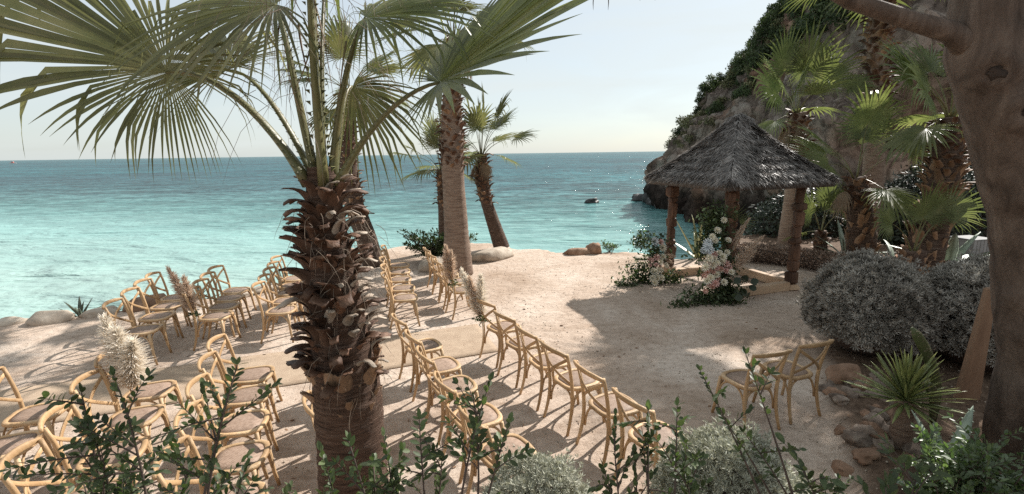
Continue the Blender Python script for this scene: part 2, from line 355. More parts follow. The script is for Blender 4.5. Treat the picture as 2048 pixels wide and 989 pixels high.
# the sea: one sheet to the horizon, finer near the shore, real swell as bump
xs = np.concatenate([[-12000, -5000, -2500, -1200], np.linspace(-600, 600, 60), [1200, 2500, 5000, 12000]])
ys = np.concatenate([[-60, -20], np.linspace(0, 300, 60), [420, 700, 1200, 2500, 5000, 9000, 16000]])
X, Y = np.meshgrid(xs, ys); ny, nx = X.shape; idx = np.arange(ny*nx).reshape(ny, nx)
F = np.stack([idx[:-1, :-1], idx[:-1, 1:], idx[1:, 1:], idx[1:, :-1]], axis=-1).reshape(-1, 4)
me = mesh('sea', np.stack([X, Y, np.full(X.shape, SEA_Z)], -1).reshape(-1, 3), F)
m = bpy.data.materials.new('sea_water'); m.use_nodes = True; nt = m.node_tree; Lk = nt.links; bs = nt.nodes['Principled BSDF']
bs.inputs['Roughness'].default_value = .09; bs.inputs['IOR'].default_value = 1.33; bs.inputs['Specular IOR Level'].default_value = .27
tc = N(nt, 'ShaderNodeTexCoord')
sep = N(nt, 'ShaderNodeSeparateXYZ'); Lk.new(tc.outputs['Object'], sep.inputs['Vector'])
def math_(op, a, b=None):
    n = N(nt, 'ShaderNodeMath', operation=op)
    for i, q in enumerate((a, b)):
        if q is None: continue
        if isinstance(q, (int, float)): n.inputs[i].default_value = q
        else: Lk.new(q, n.inputs[i])
    return n.outputs[0]
# distance from the beach: shallow turquoise over pale sand, then weed patches, then open water
shore = math_('ADD', math_('MULTIPLY', sep.outputs['Y'], .93), math_('MULTIPLY', sep.outputs['X'], .22))
pn = nzn(.045, 5, .55, .4); pn2 = nzn(.012, 4, .5, .3)
mpp = N(nt, 'ShaderNodeMapping'); mpp.inputs['Scale'].default_value = (.45, 1, 1); Lk.new(tc.outputs['Object'], mpp.inputs['Vector'])
for q in (pn, pn2): Lk.new(mpp.outputs['Vector'], q.inputs['Vector'])
dd = math_('ADD', shore, math_('MULTIPLY', math_('SUBTRACT', pn.outputs['Fac'], .5), 20.0))
dn = math_('LOGARITHM', math_('MAXIMUM', math_('DIVIDE', dd, 8.0), 1.0), 1000.0)      # 0 at 8 m .. 1 at 8 km
depth = ramp(dn, [(.30, .435, .40), (.22, .385, .365), (.10, .225, .22), (.045, .12, .13), (.03, .09, .103), (.04, .112, .128), (.085, .165, .18)],
             [.10, .17, .245, .32, .42, .62, .95])
patch = ramp(pn2.outputs['Fac'], [(.008, .05, .075), (.02, .14, .165)], [.42, .60])
pf = ramp(dn, [(0, 0, 0), (.6, .6, .6), (.5, .5, .5), (.1, .1, .1)], [.24, .42, .6, .8])
bands = [ramp(nzn(s_, 3, .6, .3, mpp.outputs['Vector']).outputs['Fac'], [(.24, .33, .36), (1, 1, 1), (1.4, 1.32, 1.3)], [.38, .5, .63]) for s_ in (1.7, .55, .2, .05)]
chop_shade = mixc(mixc(mixc(bands[0], bands[1], 1.0, 'MULTIPLY'), bands[2], .5, 'MULTIPLY'), bands[3], .35, 'MULTIPLY')  # light and dark of the wave ripples, painted into the water colour
fc = ramp(dn, [(.07, .07, .07), (1, 1, 1)], [.18, .31])
WCOL = mixc(mixc(depth, patch, pf), chop_shade, fc, 'MULTIPLY')
prev = None
for sc_, st_, di, sx in ((.09, .8, 2.4, .5), (.42, .9, .9, .45), (1.7, .8, .22, .5), (6.0, .5, .04, .6)):
    mq = N(nt, 'ShaderNodeMapping'); mq.inputs['Scale'].default_value = (sx, 1, 1); mq.inputs['Rotation'].default_value = (0, 0, R_(-6))
    Lk.new(tc.outputs['Object'], mq.inputs['Vector'])
    q = nzn(sc_, 4, .55, .5, mq.outputs['Vector'])
    b = N(nt, 'ShaderNodeBump'); b.inputs['Strength'].default_value = st_; b.inputs['Distance'].default_value = di
    Lk.new(q.outputs['Fac'], b.inputs['Height'])
    if prev is not None: Lk.new(prev, b.inputs['Normal'])
    prev = b.outputs['Normal']
# body colour under a rippled surface; wave faces cap the grazing reflection
df = N(nt, 'ShaderNodeBsdfDiffuse'); gl_ = N(nt, 'ShaderNodeBsdfGlossy'); gl_.inputs['Roughness'].default_value = .17; fr_ = N(nt, 'ShaderNodeFresnel'); fr_.inputs['IOR'].default_value = 1.33
for q in (df, gl_, fr_): Lk.new(prev, q.inputs['Normal'])
Lk.new(WCOL, df.inputs['Color']); mxs = N(nt, 'ShaderNodeMixShader'); Lk.new(math_('MINIMUM', fr_.outputs['Fac'], .30), mxs.inputs['Fac'])
Lk.new(df.outputs['BSDF'], mxs.inputs[1]); Lk.new(gl_.outputs['BSDF'], mxs.inputs[2]); Lk.new(mxs.outputs['Shader'], nt.nodes['Material Output'].inputs['Surface'])
tag(link('sea', me, m), kind='structure')

# the headland: base line swept up into a displaced rock face
PATH = np.array([(90, 130), (60, 104), (36, 84), (24.5, 70), (19.3, 60), (17.4, 54), (16.9, 48), (16.9, 42), (16.7, 36), (16.8, 30), (18.6, 25.5), (22, 22.5), (26, 19.5), (29.5, 14.5), (32.5, 8), (36, 0), (40, -12)], dtype=float)
seg = np.r_[0, np.cumsum(np.linalg.norm(np.diff(PATH, axis=0), axis=1))]
ns, nv = 440, 190
sw = np.interp(np.linspace(0, 1, ns), [0, .25, 1], [0, .42, 1])*seg[-1]
def smoothpath(s):
    out = np.zeros((len(s), 2))
    for k in np.linspace(-3, 3, 7): out += np.c_[np.interp(np.clip(s+k, 0, seg[-1]), seg, PATH[:, 0]), np.interp(np.clip(s+k, 0, seg[-1]), seg, PATH[:, 1])]/7
    return out
BP = smoothpath(sw); TG = np.gradient(BP, axis=0); TG /= np.linalg.norm(TG, axis=1)[:, None]
NI = np.c_[-TG[:, 1], TG[:, 0]]
for _ in range(30): NI[1:-1] = (NI[:-2] + NI[1:-1] + NI[2:])/3
NI /= np.linalg.norm(NI, axis=1)[:, None]
def cliff_pt(i, v):
    y0 = BP[i][1]
    top = float(np.interp(y0, [-12, 10, 20, 30, 45, 60, 90, 130], [8, 9, 11.5, 14.5, 23, 28, 30, 26]))
    k = float(np.interp(y0, [0, 20, 30, 42, 52, 62], [.5, .52, .56, .62, .74, .80]))
    if v < .8:
        z = -4.5 + (top+4.5)*(v/.8); off = .08*(z+3) if z < .5 else .28 + k*(z-.5)
    else:
        u = (v-.8)/.2; z = top + 3.5*u; off = .28 + k*(top-.5) + 34*u
    x, y = BP[i] + NI[i]*off
    p = Vector((x, y, z)); a = min(1.0, 1.4-v) if v > .4 else 1.0
    q = Vector((x, y, z*1.15))
    h = 1.7*noise.noise(q*.11) + .9*noise.noise(q*.26 + Vector((5, 1, 2)))
    r = 0.0; amp = 1.15; fr = .40
    for _ in range(6):
        r += amp*(1 - 2.2*abs(noise.noise(Vector((q.x*fr, q.y*fr, q.z*fr*.42)) + Vector((fr*9, 3, 1))))); amp *= .52; fr *= 2.05
    vc = 1 - 2.6*abs(noise.noise(Vector((q.x*.55 + 3, q.y*.55, q.z*.10)))); r += .7*max(-1.2, vc) + .28*(1 - 2.4*abs(noise.noise(Vector((q.x*1.5, q.y*1.5 + 7, q.z*.35)))))
    strata = .35*math.sin(q.z*1.5 + 3*noise.noise(q*.2))
    d = (h + r*.75 + strata*.4)*a
    return (x - NI[i][0]*d, y - NI[i][1]*d, z + .35*d)
V = np.array([cliff_pt(i, j/(nv-1)) for i in range(ns) for j in range(nv)])
idx = np.arange(ns*nv).reshape(ns, nv)
F = np.stack([idx[:-1, :-1], idx[:-1, 1:], idx[1:, 1:], idx[1:, :-1]], axis=-1).reshape(-1, 4)
me = mesh('cliff', V, F, False)
m = bpy.data.materials.new('cliff_rock'); m.use_nodes = True; nt = m.node_tree; Lk = nt.links; bs = nt.nodes['Principled BSDF']
bs.inputs['Roughness'].default_value = .95; bs.inputs['Specular IOR Level'].default_value = .15
tc = N(nt, 'ShaderNodeTexCoord')
ms_ = N(nt, 'ShaderNodeMapping'); ms_.inputs['Scale'].default_value = (1, 1, .5); ms_.inputs['Rotation'].default_value = (R_(12), R_(-8), 0); Lk.new(tc.outputs['Object'], ms_.inputs['Vector'])
rc = ramp(nzn(.35, 9, .7, .6, ms_.outputs['Vector']).outputs['Fac'], [(.062, .049, .041), (.17, .129, .104), (.265, .218, .184), (.40, .36, .322)], [.30, .44, .56, .72])
rust = ramp(nzn(.16, 5, .6, .5, ms_.outputs['Vector']).outputs['Fac'], [(.85, .85, .88), (1, 1, 1), (1.2, .88, .72)], [.36, .5, .66])
crk = N(nt, 'ShaderNodeTexVoronoi', feature='DISTANCE_TO_EDGE'); crk.inputs['Scale'].default_value = .9
wv = nzn(1.1, 6, .65); wmix = N(nt, 'ShaderNodeMix', data_type='RGBA', blend_type='LINEAR_LIGHT'); wmix.inputs['Factor'].default_value = .5
Lk.new(ms_.outputs['Vector'], wmix.inputs['A']); Lk.new(wv.outputs['Color'], wmix.inputs['B']); Lk.new(wmix.outputs['Result'], crk.inputs['Vector'])
ck = ramp(crk.outputs['Distance'], [(.42, .38, .36), (1, 1, 1)], [.0, .09])
fn = ramp(nzn(3.2, 9, .75, .4, ms_.outputs['Vector']).outputs['Fac'], [(.55, .52, .5), (1, 1, 1), (1.2, 1.18, 1.15)], [.3, .5, .74])
wl = N(nt, 'ShaderNodeSeparateXYZ'); Lk.new(tc.outputs['Object'], wl.inputs['Vector'])
wet = ramp(math_('ADD', math_('MULTIPLY', wl.outputs['Z'], .25), math_('MULTIPLY', nzn(.6).outputs['Fac'], .5)), [(.18, .17, .17), (1, 1, 1)], [-.0, .22])
wet_n = wet.node; wet_n.color_ramp.elements[0].position = 0.0; wet_n.color_ramp.elements[1].position = .25
Lk.new(mixc(mixc(mixc(mixc(rc, rust, .9, 'MULTIPLY'), ck, .7, 'MULTIPLY'), fn, .8, 'MULTIPLY'), wet, 1.0, 'MULTIPLY'), bs.inputs['Base Color'])
b1 = N(nt, 'ShaderNodeBump'); b1.inputs['Strength'].default_value = .9; b1.inputs['Distance'].default_value = .5
Lk.new(nzn(1.3, 10, .72, .4, ms_.outputs['Vector']).outputs['Fac'], b1.inputs['Height'])
b2 = N(nt, 'ShaderNodeBump'); b2.inputs['Strength'].default_value = .6; b2.inputs['Distance'].default_value = .2
Lk.new(ck, b2.inputs['Height']); Lk.new(b1.outputs['Normal'], b2.inputs['Normal']); Lk.new(b2.outputs['Normal'], bs.inputs['Normal'])
tag(link('cliff', me, m), kind='structure')
CL = V.reshape(ns, nv, 3)
# ------------------------------------------------------------------ gazebo
GA = R_(18); gc = np.array([4.56, 9.78])
ge1 = np.array([math.cos(GA), math.sin(GA)]); ge2 = np.array([-math.sin(GA), math.cos(GA)])
gz_root = thing('gazebo', 'square thatched gazebo on carved wooden posts at the edge of the sand terrace', 'gazebo', (gc[0], gc[1], 0), GA)
H = .93
def carved_block(wd, ht, notch, sd_):
    random.seed(sd_); v, f = box((0, 0, ht/2), (wd*random.uniform(.9, 1.1), wd, ht), .03, .012)
    for p in v:
        k = 1 + .10*noise.noise(Vector((p[0]*9, p[1]*9, p[2]*9 + sd_))); p[0] *= k; p[1] *= k
    return v, f
for (sx, sy) in ((-1, -1), (1, -1), (-1, 1), (1, 1)):
    px_, py_ = sx*(H-.09), sy*(H-.09); sdn = int(5 + 3*sx + 7*sy)
    post = obj('post', tube([(0, 0, 0), (.012*sx, 0, .7), (-.01, .01, 1.4), (0, 0, 2.18)], [.075, .07, .075, .08], 8), POST, gz_root, (px_, py_, 0))
    z = 0.0; i = 0
    wd_list = [.21, .17, .19, .15, .20, .16, .185, .18, .165, .20, .175]
    while z < 2.12:
        ht = [.30, .13, .26, .21, .34, .12, .24, .31, .15, .27, .18][(i + sdn) % 11]
        ht = min(ht, 2.15-z)
        b = obj('carved_block', carved_block(wd_list[(i*3 + sdn) % 11] if i else .24, ht-.004, 0, sdn*13+i), BEAM if i < 1 else POST, post, (random.uniform(-.012, .012), random.uniform(-.012, .012), z), False)
        b.rotation_euler = (random.uniform(-.03, .03), random.uniform(-.03, .03), random.uniform(-.35, .35)); z += ht; i += 1
# low timber border between the posts (open towards the chairs), top plates, hips
obj('base_beam', box((0, -H+.085, .09), (1.46, .15, .18), .012, .003), BEAM, gz_root, smooth=False)
obj('base_beam', box((0, H-.085, .09), (1.46, .15, .18), .012, .003), BEAM, gz_root, smooth=False)
obj('base_beam', box((H-.085, 0, .09), (.15, 1.46, .18), .012, .003), BEAM, gz_root, smooth=False)
for s in (-1, 1):
    obj('top_plate', box((0, s*(H-.09), 2.205), (2.05, .10, .11), .01, .002), POST, gz_root, smooth=False)
    obj('top_plate', box((s*(H-.09), 0, 2.30), (.10, 2.05, .08), .01, .002), POST, gz_root, smooth=False)
RH, EZ, AZ = 1.22, 2.20, 3.46
def roof_z(r):      # slightly dished profile, r = 0 apex .. 1 eave
    return AZ - (AZ-EZ)*(r**.93) - .05*math.sin(r*math.pi)
corn = [(-1, -1), (1, -1), (1, 1), (-1, 1)]
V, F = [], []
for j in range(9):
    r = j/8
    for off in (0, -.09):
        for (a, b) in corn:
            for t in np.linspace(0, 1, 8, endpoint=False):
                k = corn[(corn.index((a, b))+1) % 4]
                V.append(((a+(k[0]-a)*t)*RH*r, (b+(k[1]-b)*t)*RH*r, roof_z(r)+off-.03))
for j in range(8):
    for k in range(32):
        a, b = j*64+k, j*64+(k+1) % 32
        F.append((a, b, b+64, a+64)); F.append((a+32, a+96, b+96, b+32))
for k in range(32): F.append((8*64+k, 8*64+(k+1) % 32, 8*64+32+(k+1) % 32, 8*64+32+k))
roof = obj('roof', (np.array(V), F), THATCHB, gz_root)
# thatch: loose layered straw blades laid down the slopes
BLV = [(0, -.5, 0), (0, .5, 0), (.55, .42, .02), (.55, -.42, .02), (1, .08, -.03), (1, -.08, -.03)]; BLF = np.array([(0, 1, 2, 3), (3, 2, 4, 5)])
def thatch(n, side, lo=.0, hi=1.0, ln=(.09, .19), wd=(.010, .022), lift=.035, hang=0):
    r = np.sqrt(rng.uniform(lo*lo, hi*hi, n)); t = rng.uniform(-1, 1, n)
    a = {0: (0, -1), 1: (1, 0), 2: (0, 1), 3: (-1, 0)}[side]; b = (-a[1], a[0])
    if hang: r = rng.uniform(.955, 1.0, n)
    r = np.round(r*13)/13*.75 + r*.25                      # courses
    zf = AZ - (AZ-EZ)*(r**.93) - .05*np.sin(r*math.pi) + .055*((r*7.5) % 1.0)      # stepped courses
    P = np.c_[(a[0] + b[0]*t)*RH*r, (a[1] + b[1]*t)*RH*r, zf + rng.uniform(.0, lift, n)]
    sl = -(AZ-EZ)/RH
    x = np.c_[np.full(n, a[0]) + b[0]*(t*.25), np.full(n, a[1]) + b[1]*(t*.25), np.full(n, sl*.9)] + rng.normal(scale=.30, size=(n, 3))
    if hang: x[:, 2] -= rng.uniform(.3, 1.6, n)
    x[:, 2] += .10
    nrm = np.c_[np.full(n, -sl*a[0]), np.full(n, -sl*a[1]), np.ones(n)] + rng.normal(scale=.55, size=(n, 3))
    Mx = frames(x, nrm); L_ = rng.uniform(*ln, n); W_ = rng.uniform(*wd, n)
    Mx = Mx*np.stack([L_, W_, L_*.6], -1)[:, None, :]
    return scatter(BLV, BLF, P, Mx)
parts = [thatch(7500, s) for s in range(4)] + [thatch(900, s, hang=1, ln=(.05, .12)) for s in range(4)]
vv = np.vstack([p[0] for p in parts]); off = np.cumsum([0]+[len(p[0]) for p in parts[:-1]])
ff = np.vstack([p[1]+o for p, o in zip(parts, off)])
tag(link('thatch', mesh('thatch', vv, ff, False), THATCH, roof), kind='stuff')
for (a, b) in corn:
    n = 2200; r = rng.uniform(.02, 1.0, n); s = rng.normal(scale=.07, size=n)
    zf = AZ - (AZ-EZ)*(r**.93) - .05*np.sin(r*math.pi)
    P = np.c_[a*RH*r - b*s, b*RH*r + a*s, zf + .07 - np.abs(s)*.6 + rng.uniform(0, .03, n)]
    side = np.sign(s)[:, None]*np.array([[-b, a]])
    x = np.c_[np.full(n, a*.8), np.full(n, b*.8), np.full(n, -.85)] + np.c_[side*rng.uniform(.1, .9, n)[:, None], rng.uniform(-.2, .3, n)] + rng.normal(scale=.1, size=(n, 3))
    Mx = frames(x, np.c_[np.full(n, a*.5), np.full(n, b*.5), np.ones(n)] + rng.normal(scale=.3, size=(n, 3)))
    L_ = rng.uniform(.12, .2, n); Mx = Mx*np.stack([L_, rng.uniform(.009, .019, n), L_*.6], -1)[:, None, :]
    v_, f_ = scatter(BLV, BLF, P, Mx)
    tag(link('hip_thatch', mesh('hip_thatch', v_, f_, False), THATCH, roof), kind='stuff')
# low clipped brown hedge round the back of the gazebo
def leaf_mass(n, shape, tv, tf, size, mat_up=.5, flat=1.0):
    P, Nn = shape(n); x = Nn + rng.normal(scale=.8, size=(n, 3)); x[:, 2] += mat_up*.4
    Mx = frames(x, rdir(n)); s = rng.uniform(size*.6, size*1.3, n)
    return scatter(tv, tf, P, Mx*s[:, None, None])
LEAFV = np.array([(0, 0, 0), (.45, .2, .05), (1, 0, -.03), (.45, -.2, .05)]); LEAFF = np.array([(0, 1, 2, 3)])
TUFTV, TUFTF = [], []
for k in range(5):
    a = 2*math.pi*k/5; d = np.array([.75, .65*math.cos(a), .65*math.sin(a)]); s_ = np.array([0, -math.sin(a), math.cos(a)])*.13
    b0 = len(TUFTV); TUFTV += [d*.05, d*.5+s_, d*1.0, d*.5-s_]; TUFTF.append((b0, b0+1, b0+2, b0+3))
TUFTV = np.array(TUFTV); TUFTF = np.array(TUFTF)

def hedge_run(pts, wd, ht, n):
    pts = np.array(pts, dtype=float); cum = np.r_[0, np.cumsum(np.linalg.norm(np.diff(pts, axis=0), axis=1))]
    def shp(n):
        s = rng.uniform(0, cum[-1], n); x = np.interp(s, cum, pts[:, 0]); y = np.interp(s, cum, pts[:, 1])
        a = rng.uniform(0, math.pi, n); k = rng.uniform(.88, 1.05, n); dx = np.interp(s+.1, cum, pts[:, 0])-x; dy = np.interp(s+.1, cum, pts[:, 1])-y
        l = np.hypot(dx, dy)+1e-6; nx_, ny_ = -dy/l, dx/l; l2 = np.cos(a); u = np.sign(l2)*np.abs(l2)**.6*wd/2*k; z = np.sin(a)**.6*ht*k
        return np.c_[x+nx_*u, y+ny_*u, z], np.c_[nx_*l2, ny_*l2, np.sin(a)]
    return shp
hed = thing('low_hedge', 'low clipped hedge with dry brown leaves curving behind the gazebo', 'hedge')
hp = [(5.6, 12.15), (6.3, 11.7), (6.9, 11.2), (7.3, 10.65), (7.6, 10.1)]
tag(link('foliage', mesh('foliage', *leaf_mass(9000, hedge_run(hp, .55, .42, 0), LEAFV, LEAFF, .05), False), DRYHEDGE, hed), kind='stuff')
obj('twig_core', tube([(x, y, .15) for x, y in hp], .18, 8), TWIG, hed)

# ------------------------------------------------------------------ cross-back chairs
def chair_proto():
    t = thing('cross_back_chair', 'honey wooden cross-back chair', 'chair', (0, 0, 0), 0, 'cross-back chairs set out for the ceremony')
    # seat frame: rounded trapezoid ring with a woven cane panel
    def outline(off, n=28):
        out = []
        for k in range(n):
            a = 2*math.pi*k/n; c, s = math.cos(a), math.sin(a)
            x = math.copysign(abs(c)**.62, c)*(.215-off); y = math.copysign(abs(s)**.62, s)*(.205-off)
            y *= 1 + .10*(x/.215); x += .01*(1-abs(y)/.2)
            out.append((x, y))
        return out
    V, F = [], []; n = 28
    rings = [(0.012, .428), (0, .438), (0, .458), (.008, .466), (.034, .467), (.040, .460), (.040, .43)]
    for off, z in rings:
        V += [(x, y, z) for x, y in outline(off)]
    k = len(rings)
    F = [(r*n+i, r*n+(i+1) % n, (r+1)*n+(i+1) % n, (r+1)*n+i) for r in range(k-1) for i in range(n)]
    F += [((k-1)*n+i, (k-1)*n+(i+1) % n, (i+1) % n, i) for i in range(n)]
    obj('seat_frame', (np.array(V), F), WOOD, t)
    V = [(x, y, .457) for x, y in outline(.041)] + [(x*.6, y*.6, .466) for x, y in outline(.041)] + [(0, 0, .468)] + [(x, y, .444) for x, y in outline(.041)]
    F = [(i, (i+1) % n, n+(i+1) % n, n+i) for i in range(n)] + [(n+i, n+(i+1) % n, 2*n) for i in range(n)] + [(2*n+1+(i+1) % n, 2*n+1+i, i, (i+1) % n)[::-1] for i in range(n)] + [tuple(range(2*n+1, 3*n+1))[::-1]]
    obj('seat', (np.array(V), F), CANE, t)
    for s in (-1, 1):
        obj('leg', tube([(.165, s*.185, .44), (.178, s*.195, .30), (.19, s*.205, .14), (.215, s*.215, 0)], [.019, .0185, .017, .015], 8), WOOD, t)
        p = bez((-.262, s*.205, 0), (-.16, s*.185, .30), (-.175, s*.185, .52), 11, (-.275, s*.205, .868))
        obj('rear_post', tube(p, np.interp(np.linspace(0, 1, 11), [0, .5, 1], [.015, .019, .0165]), 8), WOOD, t)
        pts = [(-.178, s*.19, .46), (-.175, s*.19, .455)]
        # bentwood braces under the seat
        obj('brace', tube(bez((.180, s*.190, .20), (.165, s*.185, .40), (.09, s*.175, .43), 8, (.0, s*.175, .432)).tolist() + bez((0, s*.175, .432), (-.09, s*.172, .43), (-.165, s*.172, .40), 8, (-.188, s*.185, .20)).tolist()[1:], .0105, 6), WOOD, t)
    for x in (.185, -.182):
        a, b = (.19, .20) if x > 0 else (.18, .20)
        obj('brace', tube(bez((x, -a, b), (x*.97, -a*.97, .41), (x*.93, -.10, .432), 8, (x*.93, 0, .433)).tolist() + bez((x*.93, 0, .433), (x*.93, .10, .432), (x*.97, a*.97, .41), 8, (x, a, b)).tolist()[1:], .0105, 6), WOOD, t)
    # bowed top rail, flat band
    def band(path, hw, th):
        path = np.array(path); V = []; n = len(path)
        T = np.gradient(path, axis=0); T /= np.linalg.norm(T, axis=1)[:, None]
        for p, tt, h_ in zip(path, T, hw):
            up = unit(np.array([-.18, 0, 1]) - tt*np.dot(tt, [-.18, 0, 1])); o = np.cross(tt, up)
            for (a, b) in ((1, .6), (.8, 1), (-.8, 1), (-1, .6), (-1, -.6), (-.8, -1), (.8, -1), (1, -.6)): V.append(p + up*a*h_ + o*b*th)
        F = [(r*8+k, r*8+(k+1) % 8, r*8+8+(k+1) % 8, r*8+8+k) for r in range(n-1) for k in range(8)] + [tuple(range(8))[::-1], tuple(range((n-1)*8, n*8))]
        return np.array(V), F
    ys = np.linspace(-.225, .225, 13)
    obj('back_rail', band([(-.285 - .060*(1-(y/.225)**2), y, .860 + .018*(1-(y/.225)**2)) for y in ys], np.interp(np.abs(ys), [0, .16, .225], [.024, .022, .014]), .0115), WOOD, t)
    for s in (-1, 1):
        pts = []
        for u in np.linspace(0, 1, 11):
            y = s*(-.195 + .385*u); z = .81 - .29*u
            x = np.interp(z, [.5, .81], [-.183, -.262]) - .062*math.sin(math.pi*u) + s*.004
            pts.append((x, y, z))
        obj('cross_slat', band(pts, np.full(11, .0155), .006), WOOD, t)
    return t
proto = chair_proto()
ORD = ['first', 'second', 'third', 'fourth', 'fifth', 'sixth']
ROWS = [   # (row phrase, facing in degrees, seat-back tops (x, y))
 ('near block front row beside the open sand', 29, [(-.37, 6.01), (-.11, 5.46), (.14, 4.95), (.40, 4.46), (.67, 3.96), (.93, 3.43)], [(35), (34), (26), (30), (26), (30)]),
 ('near block second row from the front', 30, [(-1.36, 5.39), (-1.08, 4.83), (-.86, 4.34), (-.60, 3.79), (-.32, 3.24)], [33, 30, 29, 28, 30]),
 ('near block third row behind the big palm trunk', 27, [(-2.24, 5.02), (-2.02, 4.50), (-1.80, 3.98), (-1.60, 3.46)], [26, 25, 28, 27]),
 ('near block fourth row left of the big palm', 14, [(-3.13, 4.73), (-2.94, 4.29), (-2.72, 3.80), (-2.47, 3.30), (-2.25, 2.80)], [15, 14, 13, 14, 12]),
 ('near block fifth row among the shrub leaves', 18, [(-4.0, 4.41), (-3.76, 3.88), (-3.50, 3.33), (-3.25, 2.80)], [14, 17, 20, 22]),
 ('near block sixth row at the left edge', 18, [(-4.74, 3.98), (-4.50, 3.46)], [18, 19]),
 ('far block front row beside the open sand', 22, [(-1.14, 7.90), (-1.36, 8.46), (-1.56, 9.02), (-1.76, 9.58)], [25, 22, 23, 21]),
 ('far block second row from the front', 12, [(-2.08, 7.52), (-2.24, 8.10), (-2.43, 8.72), (-2.58, 9.34), (-2.72, 9.92)], [14, 12, 12, 10, 11]),
 ('far block third row beyond the big palm trunk', 6, [(-3.87, 7.0), (-4.02, 7.47), (-4.18, 7.95), (-4.35, 8.43), (-4.54, 8.93)], [5, 6, 4, 3, 5]),
 ('far block fourth row with shaded seats', 7, [(-4.74, 6.76), (-4.90, 7.23), (-5.07, 7.68), (-5.23, 8.15)], [8, 5, 5, 3]),
 ('far block last row nearest the sea edge', 13, [(-5.42, 6.18), (-5.63, 6.74), (-5.83, 7.25), (-6.01, 7.72)], [14, 14, 11, 11]),
]
CH = {}
first = True
def place(x, y, a, label, group=None):
    global first
    o = proto if first else copy_tree(proto); first = False
    ca, sa = math.cos(R_(a)), math.sin(R_(a)); cx, cy = x + .285*ca, y + .285*sa
    o.location = (cx, cy, max(0, ground_z(cx, cy)) - .004); o.rotation_euler = (0, 0, R_(a + random.uniform(-2.5, 2.5))); o['label'] = label
    return o
for ri, (ph, fa, pts, fs) in enumerate(ROWS):
    for i, (x, y) in enumerate(pts):
        CH[ri, i] = place(x, y, fs[i], f'wooden cross-back chair, {ORD[i]} from the aisle, {ph}')
place(2.50, 4.28, 108, 'left one of two wooden cross-back chairs standing apart in front of the silver bush')
place(3.06, 4.50, 110, 'right one of two wooden cross-back chairs standing apart, touching the silver bush')

# aisle runner: a long jute mat lying on the sand between the two blocks
dx, dy = math.cos(R_(20)), math.sin(R_(20)); V, F = [], []; nx_, ny_ = 90, 10
for j in range(ny_+1):
    for i in range(nx_+1):
        u = -7.6*i/nx_; v_ = 1.16*j/ny_
        x, y = -.20 + dx*u - dy*v_, 6.38 + dy*u + dx*v_
        V.append((x, y, max(-.02, ground_z(x, y)) + .012 + .004*noise.noise(Vector((x*2, y*2, 0)))))
F = [(j*(nx_+1)+i, j*(nx_+1)+i+1, (j+1)*(nx_+1)+i+1, (j+1)*(nx_+1)+i)[::-1] for j in range(ny_) for i in range(nx_)]
rg = obj('aisle_runner', (np.array(V), F), RUG); so = rg.modifiers.new('thick', 'SOLIDIFY'); so.thickness = .008
tag(rg, 'long woven jute runner laid along the aisle between the chair blocks', 'rug')
# ------------------------------------------------------------------ fan palms
UP = np.array([0, 0, 1.0])
def fan_segments(Hb, axis, nrm, R, nseg, span, split=.5, g=.55, cone=.18, limp=.25, seed=0, wmul=1.0, tpow=1.7, tail=.35, gauss=0):
    """list of (verts, faces) for the leaflets of one fan leaf, joined at the hub up to the split"""
    rs = random.Random(seed); a = unit(axis); n = unit(np.array(nrm) - a*(np.array(nrm)@a)); b = np.cross(n, a)
    out = []; dth = R_(span)/nseg
    T = [.03, .22, split*.75, split, split+(1-split)*.3, split+(1-split)*.6, split+(1-split)*.85, 1.0]
    split0 = split
    for i in range(nseg):
        th = -R_(span)/2 + (i+.5)*dth
        rel = abs(th)/(R_(span)/2); split = split0*(1 - .55*rel**1.5)
        T = [.004, min(.22, split*.5), split*.75, split, split+(1-split)*.3, split+(1-split)*.6, split+(1-split)*.85, 1.0]
        L_ = R*((1 - (1-tail)*rel**tpow) if not gauss else tail + (1-tail)*math.exp(-(th/R_(gauss))**2))*rs.uniform(.93, 1.05)
        d = math.cos(th)*a + math.sin(th)*b
        e = -math.sin(th)*a + math.cos(th)*b
        lift = cone*(1 - .6*rel)
        d = unit(d + n*lift + np.array([rs.uniform(-.008, .008) for _ in range(3)]))
        nn = unit(np.cross(d, e)) * (1 if np.cross(d, e)@n > 0 else -1)
        p = np.array(Hb, dtype=float); V = []; t0 = 0; cur = d.copy(); lim = rs.random() < limp; gl = g*rs.uniform(.6, 1.5)*((.30 + 1.5*rel) if gauss else 1)
        kink = rs.uniform(.62, .85)
        for t in T:
            ds = (t-t0)*L_
            if t > split*.6: cur = unit(cur - UP*gl*(t-t0)*(1.0 if t < .8 else 1.8) - (UP*1.1 if (lim and t > kink) else 0))
            p = p + cur*ds; t0 = t
            wd = dth*min(t, split)*L_*.5*wmul
            if t > split: wd *= max(.02, 1 - ((t-split)/(1-split))**1.25)
            if gauss: wd *= float(np.interp(abs(th), [R_(34), R_(52)], [1, .62]))
            fold = wd*.55*(1 if t <= split else .8)
            ee = unit(e - cur*(e@cur)); up = nn
            V += [p - ee*wd + up*fold*.5, p - up*fold*.5, p + ee*wd + up*fold*.5]
        k = len(T)
        F = [q for r in range(k-1) for q in ((r*3, r*3+1, r*3+4, r*3+3), (r*3+1, r*3+2, r*3+5, r*3+4))]
        out.append((np.array(V), F))
    return out
def weld_hub(segs, Hb):
    V, F, n = [np.array(Hb, dtype=float)[None]], [], 1
    for v, f in segs:
        V.append(v); F += [tuple(i+n for i in q) for q in f] + [(0, n+1, n), (0, n+2, n+1)]; n += len(v)
    return np.vstack(V), F
